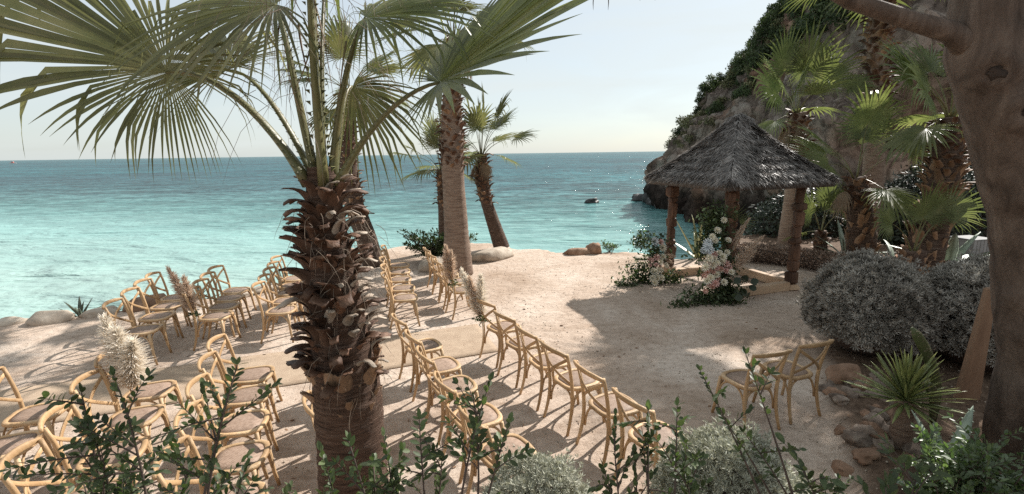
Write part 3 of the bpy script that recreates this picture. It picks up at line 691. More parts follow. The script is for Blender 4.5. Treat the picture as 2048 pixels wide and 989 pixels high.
def petiole(a, h, sag=.12, r0=.03, r1=.011, thorns=True, rise=.55, outdir=None):
    a = np.array(a, float); h = np.array(h, float); d = h-a; Ln = np.linalg.norm(d)
    m1 = a + (np.array(outdir)*Ln*.4 if outdir is not None else np.array([d[0]*.22, d[1]*.22, d[2]*.3 + Ln*rise*.3]))
    m2 = a + np.array([d[0]*.62, d[1]*.62, d[2]*.75 + Ln*sag])
    p = bez(a, m1, m2, 12, h); P = [tube(p, np.interp(np.linspace(0, 1, 12), [0, .15, 1], [r0*1.5, r0, r1]), 8, .55)]
    if thorns:
        T = np.gradient(p, axis=0); T /= np.linalg.norm(T, axis=1)[:, None]
        for s in np.linspace(.06, .9, 22):
            i = s*11; q = np.array([np.interp(i, range(12), p[:, k]) for k in range(3)]); t = T[int(i)]
            sd_ = unit(np.cross(t, UP) + 1e-4); rr = np.interp(s, [0, .15, 1], [r0*1.5, r0, r1])
            for sg in (-1, 1):
                c0 = q + sd_*sg*rr*.85
                P.append((np.array([c0 - t*rr*.35, c0 + t*rr*.35, c0 + sd_*sg*rr*.75 + t*rr*.3, c0 + UP*rr*.25]), [(0, 1, 2), (1, 3, 2), (3, 0, 2)]))
    return join(P), p[-1]-p[-2]
def boot_mesh(name, L_, wd, curl, mats, seed, prongs=2, res=6):
    """old leaf base: broad clasping sheath that curls outwards and ends in torn prongs. local: X out, Z up, Y across"""
    rs = random.Random(seed); top, bot = [], []
    nu = 7
    for j in range(res+1):
        t = j/res; ang = math.radians(86 - curl*t**1.3)
        if j == 0: px_, pz_ = -.01, 0.0
        else: px_ += math.cos(ang)*L_/res; pz_ += math.sin(ang)*L_/res
        ww = wd*(1 - .62*min(1, t*1.25)**.8)*(1 if t < .75 else 1.08)
        for i in range(nu):
            u = i/(nu-1)*2-1
            cup = -.30*wd*(u*u)*(1-t*.55)
            ext = 0
            if j == res:
                ext = .22*L_*(abs(math.sin(u*math.pi*prongs/2 + .6)))*rs.uniform(.4, 1) - .08*L_
            x = px_ + cup + ext*math.cos(ang) + rs.uniform(-1, 1)*.012*wd; y = u*ww*.5; z = pz_ + ext*math.sin(ang) - abs(cup)*.1
            top.append((x, y, z)); bot.append((x - math.sin(ang)*-.010, y*.97, z - math.cos(ang)*.012))
    V = np.array(top+bot); m = (res+1)*nu; F = []
    for j in range(res):
        for i in range(nu-1):
            a = j*nu+i; F.append((a, a+1, a+nu+1, a+nu)); F.append((m+a, m+a+nu, m+a+nu+1, m+a+1))
    for j in range(res):
        F.append((j*nu, (j+1)*nu, m+(j+1)*nu, m+j*nu)); F.append((j*nu+nu-1, m+j*nu+nu-1, m+(j+1)*nu+nu-1, (j+1)*nu+nu-1))
    F.append(tuple([res*nu+i for i in range(nu)] + [m+res*nu+i for i in range(nu)][::-1]))
    me = mesh(name, V, F); me.materials.append(mats); return me
BOOTS_D = [boot_mesh('leaf_base', .27, .22, c, BOOT, i, 3) for i, c in enumerate((55, 80, 110, 65, 125, 95))]
BOOTS_P = [boot_mesh('leaf_base', .26, .13, c, BOOTP, 20+i, 2) for i, c in enumerate((80, 110, 95))]
BOOTS_S = [boot_mesh('leaf_base', .24, .25, c, BOOTB if i == 1 else BOOT, 40+i, 2, 4) for i, c in enumerate((60, 80, 105))]
BOOTS_T = [boot_mesh('leaf_base', .30, .24, c, BOOTB, 60+i, 3, 5) for i, c in enumerate((35, 55, 75))]
BOOTS_F = [boot_mesh('leaf_base', .22, .2, c, BOOTB, 80+i, 2, 4) for i, c in enumerate((14, 22, 30))]
def axis_pt(pts, s):
    pts = np.array(pts, float); cum = np.r_[0, np.cumsum(np.linalg.norm(np.diff(pts, axis=0), axis=1))]; q = s*cum[-1]
    return np.array([np.interp(q, cum, pts[:, k]) for k in range(3)])
def put_boots(root, pts, rad, s0, s1, step, meshes, per, scale, alt=None, seed=0, tilt=0.0):
    rs = random.Random(seed); Ln = np.linalg.norm(np.diff(np.array(pts, float), axis=0), axis=1).sum(); n = max(1, int((s1-s0)*Ln/step*per))
    for k in range(n):
        s = s0 + (s1-s0)*(k+.5)/n; az = k*2.39996 + rs.uniform(-.12, .12); c = axis_pt(pts, s); r = rad(s)
        me = rs.choice(alt[1]) if alt and rs.random() < alt[0](az, s) else rs.choice(meshes)
        o = link('leaf_base', me, None, root)
        o.location = c + np.array([math.cos(az)*r*.97, math.sin(az)*r*.97, -.06])
        o.rotation_euler = (rs.uniform(-.28, .28), tilt + rs.uniform(-.28, .25), az + rs.uniform(-.3, .3)); k_ = scale(s)*rs.uniform(.68, 1.28); o.scale = (k_, k_*rs.uniform(.85, 1.1), k_)
def trunk_tube(pts, rad, n=40, seg=20, ring=.012, rpm=9, seed=0):
    P, Rr = [], []
    for i in range(n*3):
        s = i/(n*3-1); P.append(axis_pt(pts, s)); Rr.append(rad(s)*(1 + ring*math.sin(i*rpm/3.0 + 2*noise.noise(Vector((i*.3, seed, 0)))) + .012*noise.noise(Vector((s*9, seed, 3)))))
    return tube(P, Rr, seg, jit=.012)
def frond(root, base, hub, R, axis=None, nrm=None, nseg=38, span=190, split=.55, g=.5, mat=None, split_parts=False, seed=0, r0=.022, limp=.2, cone=.2, center=None, sag=.1, wm=1.0, tail=.4, tpow=1.7, gauss=0, rise=.55, thorns=True, outdir=None):
    hub = np.array(hub, float); base = np.array(base, float)
    (pv, pf), endd = petiole(base, hub, sag, r0, r0*.45, thorns, rise, outdir)
    pe = obj('frond', (pv, pf), PETIOLE, root)
    if axis is None: axis = unit(endd)
    rad_ = np.array([hub[0]-base[0], hub[1]-base[1], 0]); rad_ = unit(rad_) if np.linalg.norm(rad_) > .02 else np.array([0, -1., 0])
    if nrm is None: nrm = UP - .55*rad_
    segs = fan_segments(hub, axis, nrm, R, nseg, span, split, g, cone, limp, seed, wm, tpow, tail, gauss)
    if split_parts:
        for v, f in segs: obj('leaflet', (v, f), mat or FROND, pe)
    else:
        obj('leaf_blade', weld_hub(segs, hub), mat or FROND, pe)
    return pe
def strands(n, cent, rad_xy, z0, z1, ln, r=.0016, out=.15, down=1.0):
    P = []
    for _ in range(n):
        a = random.uniform(0, 6.283); p = np.array([cent[0] + math.cos(a)*rad_xy*random.uniform(.3, 1), cent[1] + math.sin(a)*rad_xy*random.uniform(.3, 1), random.uniform(z0, z1)])
        d = np.array([math.cos(a)*out, math.sin(a)*out, .1]) + np.array([random.gauss(0, .15) for _ in range(3)]); L_ = random.uniform(*ln); pts = [p]
        for k in range(5):
            d = d + np.array([random.gauss(0, .12), random.gauss(0, .12), -.28*down]); p = p + unit(d)*L_/5; pts.append(p)
        P.append(tube(pts, [r*1.2, r, r, r*.8, r*.6, r*.3], 3, cap=False))
    return join(P)

# --- the big foreground palm
bx, by = -1.06, 2.72; bz = 0.0
P1 = thing('fan_palm', 'large fan palm close to the camera with shaggy dark leaf bases and huge fronds', 'palm tree', (bx, by, bz))
ax1 = [(.0, 0, -.15), (.015, 0, .6), (.03, 0, 1.3), (.0, 0, 2.0), (-.015, 0, 2.45), (-.01, 0, 2.72)]
def r1(s):
    z = -.15 + s*2.87
    return float(np.interp(z, [-.15, .3, .9, 1.35, 1.45, 1.7, 2.1, 2.5, 2.72], [.26, .225, .208, .20, .19, .165, .135, .10, .075]))
obj('trunk', trunk_tube(ax1, r1, 80, 36, .016, 17, 1), TRUNKR, P1)
put_boots(P1, ax1, r1, .49, .56, .08, BOOTS_F, 9, lambda s: .55, None, 9)
# smooth red-brown sheath ring where the old bases were trimmed
for k in range(9):
    az = k*2*math.pi/9 + .2; c = axis_pt(ax1, .545); o = link('leaf_base', BOOTS_F[k % 3], None, P1)
    o.location = c + np.array([math.cos(az)*.185, math.sin(az)*.185, -.05]); o.rotation_euler = (random.uniform(-.25, .25), random.uniform(-.1, .06), az); o.scale = (.9, 1.15, .95)
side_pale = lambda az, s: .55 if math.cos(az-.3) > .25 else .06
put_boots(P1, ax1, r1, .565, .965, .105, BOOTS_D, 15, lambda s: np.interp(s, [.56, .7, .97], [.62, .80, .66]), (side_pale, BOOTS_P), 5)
tag(obj('fibre', strands(260, (.03, 0), .24, 1.35, 2.5, (.08, .30)), FIBRE, P1), kind='stuff')
tag(obj('hanging_fibre', strands(110, (.03, -.02), .34, 3.1, 3.95, (.25, .7), .0014, .25, .8), FIBRE, P1), kind='stuff')
crown = np.array([0, 0, 2.62])
def W(x, y, z): return np.array([x-bx, y-by, z-bz])
def off(dx_, dy_): return crown + np.array([dx_, dy_, 0])
# big left leaf, seen from below; right leaf edge-on; leaves overhead
frond(P1, off(-.08, -.02), W(-1.88, 2.75, 3.24), 1.55, (-.84, -.20, .46), (-.05, -.80, .58), 84, 330, .72, .75, FROND, True, 1, .040, .5, .06, sag=.20, tail=.40, wm=1.16, gauss=30, outdir=(-.45, 0, .9))
frond(P1, off(.08, -.02), W(-.385, 2.75, 3.17), 1.30, (.90, -.10, .45), (-.42, -.40, .82), 52, 250, .72, .16, FRONDP, True, 2, .036, .0, .22, sag=.12, tail=.30, wm=1.08, outdir=(.5, 0, .85))
frond(P1, off(-.05, .04), W(-1.22, 2.68, 3.56), 1.05, (-.80, -.05, -.12), (-.45, -.60, .65), 44, 270, .42, .7, FROND, True, 3, .038, .35, .1, sag=.1, tail=.6, outdir=(-.2, 0, 1))
frond(P1, off(-.07, .06), W(-1.72, 3.05, 3.30), .95, (-.55, .45, .25), (-.2, -.5, .8), 36, 250, .5, .5, FROND, True, 4, .024, .3, .12, sag=.18, outdir=(-.4, .2, .9))
frond(P1, off(.02, -.05), W(-.93, 2.45, 3.80), .95, (.25, -.55, .2), (.1, -.5, .8), 36, 250, .45, .9, FRONDP, True, 5, .038, .4, .1, outdir=(.0, -.1, 1))
frond(P1, off(.04, .02), W(-.76, 2.72, 3.50), .85, (.85, .1, .10), (-.1, -.55, .8), 40, 240, .45, .7, FRONDP, True, 6, .036, .35, .1, outdir=(.1, 0, 1))
frond(P1, off(.03, .07), W(-.98, 3.10, 3.20), .72, (.45, .15, -.55), (.3, -.85, .45), 40, 230, .36, .7, FROND, True, 7, .02, .25, .05, sag=.22, outdir=(.15, .25, 1))
frond(P1, off(-.02, .05), W(-1.12, 3.25, 3.95), 1.0, (-.3, .7, .25), (-.2, -.5, .85), 34, 230, .5, .6, FRONDG, False, 8, .026, .3, .1, outdir=(0, .1, 1))
0 and frond(P1, off(-.03, -.06), W(-1.22, 2.15, 4.0), 1.0, (-.6, -.6, .0), (-.2, -.2, .9), 34, 230, .45, .8, FROND, False, 9, .026, .3, .1, outdir=(-.05, -.2, 1))
0 and frond(P1, off(.05, -.03), W(-.62, 2.50, 4.05), 1.0, (.8, -.4, .05), (0, -.2, 1), 34, 230, .45, .8, FRONDG, False, 10, .026, .3, .1, outdir=(.1, -.1, 1))
frond(P1, off(0, 0), W(-1.0, 2.8, 4.3), .9, (.05, .1, 1), (0, -1, .1), 34, 180, .6, .3, FRONDG, False, 11, .024, .2, .15, outdir=(0, 0, 1))
for k in range(10):      # dead leaflets hanging among the petioles
    x, z = random.uniform(-.18, .25), random.uniform(3.2, 3.9)
    obj('dry_leaflet', tube(bez((x, -.08, z), (x+random.uniform(-.1, .1), -.14, z-.1), (x+random.uniform(-.15, .15), -.15, z-random.uniform(.3, .6)), 8), np.linspace(.008, .001, 8), 5, .25), FROND_DRY, P1)

def palm(label, pts, r0, r1_, hubs, boots, seed, mat=FROND, trunk=TRUNK, R=.8, nr=0, Rr=None, pet=.8, nseg=30, rt=.018, thorns=False, lowz=-.2, spans=(210, 270), g=.5, dry=0, ring=.012):
    """pts: trunk axis (world). hubs: (dx, dy, dz[, R]) of leaf hubs from the crown. nr: extra leaves spread round the crown"""
    rs = random.Random(seed); b = np.array(pts[0], float); pts = [np.array(p, float)-b for p in pts]
    t = thing('fan_palm', label, 'palm tree', tuple(b))
    rad = lambda s: float(np.interp(s, np.linspace(0, 1, len(r0)), r0)) if isinstance(r0, (list, tuple)) else r0 + (r1_-r0)*s
    obj('trunk', trunk_tube(pts, rad, 30, 16, ring, 9, seed), trunk, t)
    for (s0, s1, step, ms_, per, sc_, tl) in boots: put_boots(t, pts, rad, s0, s1, step, ms_, per, lambda s: sc_, None, seed, tl)
    c = pts[-1]; allh = [tuple(h) for h in hubs]
    for k in range(nr):
        az = k*2.39996 + rs.uniform(-.3, .3); e = R_(np.interp(k/max(1, nr-1), [0, 1], [80, -25 if lowz < -.1 else 10])) + rs.uniform(-.15, .15); L_ = pet*rs.uniform(.8, 1.1)
        allh.append((math.cos(az)*math.cos(e)*L_, math.sin(az)*math.cos(e)*L_, math.sin(e)*L_ + .1, (Rr or R)*rs.uniform(.85, 1.1)))
    for k, hh in enumerate(allh):
        h = np.array(hh[:3], float); Rk = (hh[3] if len(hh) > 3 else R)*(1.15 if b[0] > 5 else 1.05)
        ax = hh[4] if len(hh) > 4 else None; nn = hh[5] if len(hh) > 5 else None
        if ax is None:
            d = unit(h); ax = unit(d + np.array([0, 0, -.25 - .25*max(0, .6-d[2])]))
        frond(t, c + np.array([h[0]*.08, h[1]*.08, -.04]), c+h, Rk, ax, nn, nseg, rs.uniform(*spans), .54, g, mat, False, seed*100+k, rt, .22, .2, thorns=thorns, sag=.10)
    for k in range(dry):
        az = k*2.4 + seed; h = np.array([math.cos(az)*.22, math.sin(az)*.22, -.25 - .1*rs.random()])
        frond(t, c + np.array([h[0]*.3, h[1]*.3, -.08]), c+h, R*.75, unit(h + np.array([0, 0, -.5])), (math.cos(az), math.sin(az), .3), 22, 150, .5, .7, FROND_DRY, False, seed*100+70+k, rt*.7, .5, .05, thorns=False, sag=.02)
    return t
BD = BOOTS_S
# sea-edge palms
palm('leaning palm half hidden behind the big foreground palm', [(-3.55, 11.9, 0), (-3.72, 11.9, .8), (-3.93, 11.9, 1.5), (-4.02, 11.9, 2.4), (-4.0, 11.9, 3.4), (-3.85, 11.9, 4.3)], [.28, .25, .23, .22, .21, .19], .2,
     [(.75, -.2, .35, .95), (.55, .3, .6, .9), (-.7, -.2, .3, .9)], [(.30, .98, .16, BD, 6, .9, 0)], 21, R=.9, nr=10, pet=.9, dry=4)
palm('tall thick palm rising from the sea edge beyond the front row chairs', [(-1.28, 10.9, 0), (-1.29, 10.9, 1.2), (-1.32, 10.9, 2.5), (-1.30, 10.9, 3.6), (-1.24, 10.9, 4.6), (-1.2, 10.9, 5.25)], [.36, .28, .25, .255, .19, .15], .2,
     [(.7, -.3, .3, .9), (-.85, -.2, .2, .9)], [(.47, .99, .13, BD, 9, .82, .08)], 22, R=.95, nr=16, pet=1.1, dry=6, trunk=TRUNKL, ring=.02)
palm('slim palm with drooping fans directly behind the tall thick palm', [(-1.98, 13.75, 0), (-1.98, 13.75, 1.2), (-2.0, 13.75, 2.35)], [.19, .15, .13], .13,
     [(-.80, -.1, .38, .72), (-.15, -.2, .95, .7), (-.62, .1, -.05, .75), (.1, 0, 1.0, .7), (.45, 0, .6, .7)], [(.55, .99, .14, BD, 6, .8, 0)], 23, R=.75, nr=9, pet=.7, nseg=28)
palm('short palm leaning left at the sea edge, its fans against the sky', [(-.30, 13.9, 0), (-.52, 13.9, .7), (-.72, 13.9, 1.35), (-.86, 13.9, 2.1), (-.84, 13.9, 2.78)], [.24, .20, .17, .20, .15], .16,
     [(.48, -.1, 1.0, .85), (.12, 0, 1.15, .8), (.98, -.1, .42, .72, (.95, -.1, .15), (-.1, -.35, .9)), (-.28, 0, 1.05, .8), (-.75, .0, .45, .7), (.55, .3, .8, .75)], [(.50, .99, .13, BD, 6.5, .9, .1)], 24, R=.8, nr=9, pet=.75, nseg=30, dry=3)
# palms on the right
palm('green palm behind the gazebo roof, upright fans against the cliff', [(7.95, 13.4, 0), (7.98, 13.4, 1.2), (8.03, 13.4, 2.6), (7.82, 13.4, 3.75)], [.30, .26, .30, .24], .22,
     [(-.55, -.2, 1.05, 1.05, (-.35, -.1, .9), (.2, -.9, .3)), (.10, -.1, 1.1, 1.15, (.1, 0, 1), (.0, -.95, .2)), (.45, -.3, .75, .95, (.35, -.2, .85), (-.2, -.9, .3)), (-.75, -.3, .5, 1.0, (-.85, -.2, .35), (.2, -.8, .5)), (1.15, -.2, .6, .75, (.9, -.1, .3), (-.3, -.6, .7)), (-.35, -.5, .55, .9, (-.3, -.5, .6), (.1, -.85, .5))],
     [(.45, .99, .13, BD, 7.5, 1.1, .05)], 25, mat=FRONDG, R=1.0, nr=5, pet=.8, nseg=36, trunk=TRUNKL, dry=5)
palm('dark-bodied palm right of the gazebo with fans over the roof eave', [(8.08, 10.7, 0), (8.0, 10.7, .8), (7.86, 10.7, 1.6), (7.72, 10.7, 2.15)], [.27, .30, .24, .18], .2,
     [(-.12, -.3, 1.12, .95, (-.05, -.1, 1), (.05, -.98, .1)), (-1.02, -.55, .30, .95, (-.95, -.2, .1), (.25, -.65, .75)), (.85, -.3, .52, .85, (.9, -.1, .45), (-.4, -.6, .7)), (.2, .2, .9, .8), (-.5, .4, .7, .8)],
     [(.05, .70, .18, BOOTS_F, 6, 1.25, 0), (.68, .99, .12, BD, 7, .9, .05)], 26, mat=FRONDG, R=1.0, nr=3, pet=.8, nseg=38, dry=2)
palm('very tall palm at the back, its shaggy stem leaving the top of the picture', [(10.5, 13.7, 0), (10.4, 13.7, 1.6), (10.22, 13.7, 3.4), (10.05, 13.7, 5.3), (9.9, 13.7, 7.4)], [.32, .26, .24, .28, .24], .24,
     [], [(.50, .99, .15, BOOTS_S, 8, 1.25, .05)], 27, mat=FRONDG, R=1.15, nr=26, pet=1.2, nseg=30, trunk=TRUNKL)
palm('small low palm between the gazebo post and the dark-bodied palm', [(7.98, 12.0, 0), (7.95, 12.0, .4), (7.92, 12.0, .72)], [.17, .15, .13], .13,
     [(-.05, -.3, .62, .66, (.1, -.2, .95), (0, -.95, .25)), (.30, -.25, .50, .6, (.5, -.2, .7), (-.1, -.9, .3)), (-.4, -.2, .45, .6, (-.6, -.1, .5), (.1, -.9, .35)), (.15, .1, .75, .6), (-.2, .2, .6, .55)], [(.1, .98, .11, BD, 6, .7, 0)], 28, mat=FRONDG, R=.6, nr=2, pet=.5, nseg=32)
palm('stout palm with tan leaf bases behind the silver bush, bright fans on top', [(8.30, 9.4, 0), (8.36, 9.4, .8), (8.48, 9.4, 1.7), (8.50, 9.4, 2.6), (8.45, 9.4, 3.35)], [.33, .32, .27, .24, .2], .25,
     [(-.42, -.35, .98, .95, (-.4, -.25, .8), (.2, -.95, .15)), (-.85, -.4, .40, .95, (-.85, -.3, .35), (.2, -.8, .5)), (-.7, .2, .75, .9, (-.7, .1, .6), (.3, -.8, .5)), (.3, -.1, .9, .85), (.7, .1, .4, .85), (-.1, .5, .9, .85), (.1, -.4, 1.2, .9)],
     [(.04, .60, .19, BOOTS_F, 6, 1.4, 0), (.56, .74, .14, BOOTS_T, 7, 1.05, .25), (.74, .99, .13, BD, 7, 1.0, .1)], 29, mat=FRONDG, R=1.0, nr=5, pet=.85, nseg=38)
palm('young palm with three green fans in front of the stout palm', [(7.80, 9.0, 0), (7.79, 9.0, .45), (7.78, 9.0, .82)], [.24, .25, .2], .2,
     [(-.58, -.1, .55, .55, (-.85, -.1, .45), (.1, -.9, .4)), (-.12, -.25, .68, .68, (-.02, -.1, 1), (.05, -.98, .15)), (.42, -.1, .68, .66, (.75, -.05, .65), (-.3, -.85, .4)), (.12, -.05, .6, .5, (.3, 0, .9), (-.2, -.9, .3))], [(.05, .95, .17, BOOTS_F, 7, 1.1, 0)], 30, mat=FRONDG, R=.6, nr=0, pet=.5, nseg=36)
# ------------------------------------------------------------------ the big tree at the right edge
tb = np.array([4.38, 3.6, 0]); TR = thing('broad_tree', 'thick smooth-barked tree trunk with dark knots at the right edge, one limb reaching left', 'tree', tuple(tb))
tp = [(4.62, 3.6, -.2), (4.53, 3.6, .35), (4.36, 3.6, 1.1), (4.18, 3.6, 1.75), (4.0, 3.6, 2.35), (3.68, 3.6, 2.95), (3.45, 3.6, 3.45), (3.42, 3.62, 4.0), (3.55, 3.8, 4.7)]
tp = [np.array(p)-tb for p in tp]; tr = [.43, .41, .315, .30, .29, .265, .262, .225, .18]
n_ = 110; P = [axis_pt(tp, i/(n_-1)) for i in range(n_)]; Rr = [float(np.interp(i/(n_-1), np.linspace(0, 1, 9), tr)) for i in range(n_)]
v, f = tube(P, Rr, 60)
for i, p in enumerate(v):
    c = P[min(i//60, n_-1)]; d = p-c; q = Vector(p)
    v[i] = c + d*(1 + .10*noise.noise(q*1.6) + .035*noise.noise(q*6) + .02*noise.noise(Vector((q.x*14, q.y*14, q.z*3))))
KN = ((-.06, 3.02, .13), (-.19, 3.30, .09), (.03, 2.28, .11), (-.22, 2.42, .06), (-.26, 1.62, .08), (-.27, 1.30, .06), (-.10, .80, .19), (.14, 3.0, .06), (.12, 1.95, .06))
for (dx_, z, s_) in KN:      # the bark swells round every old branch scar and dips in its middle
    i = int(np.argmin([abs(p[2]-z) for p in P])); c = P[i]; k0 = c + np.array([dx_, -math.sqrt(max(.0005, Rr[i]**2 - dx_*dx_)), 0])
    for j in range(len(v)):
        e = v[j]-k0; dd_ = math.sqrt(e[0]**2 + e[1]**2*.4 + (e[2]*1.15)**2)/s_
        if dd_ < 2.4:
            o_ = v[j]-P[min(j//60, n_-1)]; o_ = o_/max(1e-6, np.linalg.norm(o_)); v[j] = v[j] + o_*s_*(.42*math.exp(-((dd_-.95)/.5)**2)*(1 + .5*math.sin(5*math.atan2(e[2], e[0]))*.5) - .30*math.exp(-(dd_/.45)**2))
obj('trunk', (v, f), BARK, TR)
def limb(pts, r): return obj('limb', tube([np.array(p)-tb for p in pts], r, 14, jit=.03), BARK, TR)
limb([(3.36, 3.6, 3.42), (3.12, 3.58, 3.58), (2.85, 3.6, 3.66), (2.4, 3.6, 3.80), (1.8, 3.5, 4.05), (1.0, 3.45, 4.3), (.2, 3.5, 4.4)], [.10, .072, .062, .056, .05, .035, .018])
limb([(3.5, 3.8, 4.6), (4.4, 5.0, 5.6), (5.8, 7.0, 6.4), (7.6, 9.2, 6.9), (9.3, 11.2, 7.4)], [.2, .16, .12, .09, .05])  # unseen rear limb, added to carry the shade-casting leaf clumps
for (dx_, z, s_) in KN:
    i = int(np.argmin([abs(p[2]-z) for p in P])); c = P[i]; r = Rr[i]; x = dx_; y = -math.sqrt(max(.0005, r*r - x*x))
    kn = obj('knot', rock((s_*.74, s_*.32, s_*.6), int(z*10), 3, .75), BARKD, TR); kn.location = c + np.array([x, y*.99, 0]); kn.rotation_euler = (0, .3, math.atan2(x, -y)*.9)
TLV = np.array([(0, 0, 0), (.3, .18, .03), (.7, .16, .0), (1, 0, -.06), (.7, -.16, 0), (.3, -.18, .03)]); TLF = np.array([(0, 1, 2, 3), (0, 3, 4, 5)])
cl = [((8.3, 10.6, 7.3), .8), ((8.8, 11.3, 7.5), .95), ((9.6, 11.0, 7.4), .95), ((9.8, 10.2, 7.1), .8), ((8.9, 10.0, 7.0), .7), ((1.0, 3.4, 4.75), .4), ((.3, 3.5, 4.8), .4), ((1.9, 3.6, 4.7), .45)]  # high rear clumps are out of view, placed to dapple shade over bed and chairs
PP, SS = [], []
for c, r in cl:
    n = int(900*r*r); d = rdir(n)*(rng.uniform(0, 1, n)**.4)[:, None]*r*np.array([1, 1, .45]); PP.append(np.array(c)+d-tb)
PP = np.vstack(PP); Mx = frames(rdir(len(PP))*[1, 1, .5], rdir(len(PP)))*rng.uniform(.09, .17, len(PP))[:, None, None]
tag(link('foliage', mesh('foliage', *scatter(TLV, TLF, PP, Mx), False), PINE, TR), kind='stuff')
for (x, y, z, ln) in ((.92, 3.4, 3.98, .22), (1.0, 3.42, 3.96, .16), (1.27, 3.4, 3.93, .10), (.66, 3.4, 3.9, .12), (.62, 3.45, 3.92, .2)):
    tw = obj('hanging_twig', join([tube(bez((x+.05, y, z+.5), (x, y, z+.1), (x-.04+random.uniform(-.05, .05), y, z-ln*.6), 8), .0035, 5)] + [tube(bez((x+k*.02, y, z-ln*.2), (x+k*.06, y, z-ln*.4), (x+k*.05, y, z-ln), 6), [.003, .008, .009, .009, .007, .002], 5, .4) for k in (-1, 1)]), TWIG, TR); tw.location = -tb
# leaning timber stake behind it
sk = thing('wooden_stake', 'broad tapering reddish wooden board leaning beside the big tree trunk', 'stake', (4.90, 4.72, 0))
v, f = box((0, 0, .65), (.24, .07, 1.4), .012, .004); v[:, 0] *= np.interp(v[:, 2], [0, 1.35], [1.15, .35]); v[:, 0] += v[:, 2]*.03
obj('board', (v, f), STAKEW, sk, smooth=False)

# ------------------------------------------------------------------ clipped silver bushes
def ball_bush(label, c, r, h, n, size, mat, gz_=None, sq=2.4):
    z0 = ground_z(c[0], c[1]); t = thing('silver_bush', label, 'bush', (c[0], c[1], z0))
    d = rdir(n); d[:, 2] = np.abs(d[:, 2])*1.25 - .30; d /= np.linalg.norm(d, axis=1)[:, None]
    e = (np.abs(d)**sq).sum(1)**(-1/sq)
    lump = np.array([1 + .12*noise.noise(Vector(q)*2.4 + Vector((c[0]*5, c[1], 0))) + .09*noise.noise(Vector(q)*5.5) for q in d])
    k = e*lump*(1.06 - .30*rng.uniform(0, 1, n)**1.6 + .10*(rng.uniform(0, 1, n) > .93)); P = d*k[:, None]*np.array([r, r, h*.62]) + np.array([0, 0, h*.40])
    P[:, 2] = np.maximum(P[:, 2], .02)
    Mx = frames(d + rng.normal(scale=.45, size=(n, 3)) + np.array([0, 0, .35]), rdir(n))*rng.uniform(size*.6, size*1.35, n)[:, None, None]
    tag(link('foliage', mesh('foliage', *scatter(TUFTV, TUFTF, P, Mx), False), mat, t), kind='stuff')
    v, f = ico(3); e = (np.abs(v)**sq).sum(1)**(-1/sq); v = v*e[:, None]*np.array([r, r, h*.62])*.80; v[:, 2] = np.maximum(v[:, 2] + h*.40, 0)
    obj('branch_core', (v, f), TWIG, t)
    for k in range(5):
        a = k*1.26; obj('stem', tube([(0, 0, -.05), (math.cos(a)*.1, math.sin(a)*.1, h*.3), (math.cos(a)*r*.5, math.sin(a)*r*.5, h*.7)], [.03, .02, .01], 6), TWIG, t)
    return t
ball_bush('large clipped silver-grey bush nearest the gazebo, left of a touching pair', (4.78, 6.05), .67, 1.16, 14000, .056, SILVER, sq=2.15)
ball_bush('large clipped silver-grey bush next to the big tree trunk, right of a touching pair', (6.0, 5.72), .75, 1.24, 14000, .056, SILVER, sq=2.15)
ball_bush('rounded pale silver bush at the bottom right, below the pair of separate chairs', (1.33, 2.62), .44, .93, 9000, .034, SILVERL, sq=2.1)
ball_bush('small rounded pale silver bush at the bottom centre below the front row chairs', (.13, 2.42), .34, .83, 7000, .030, SILVERL, sq=2.1)

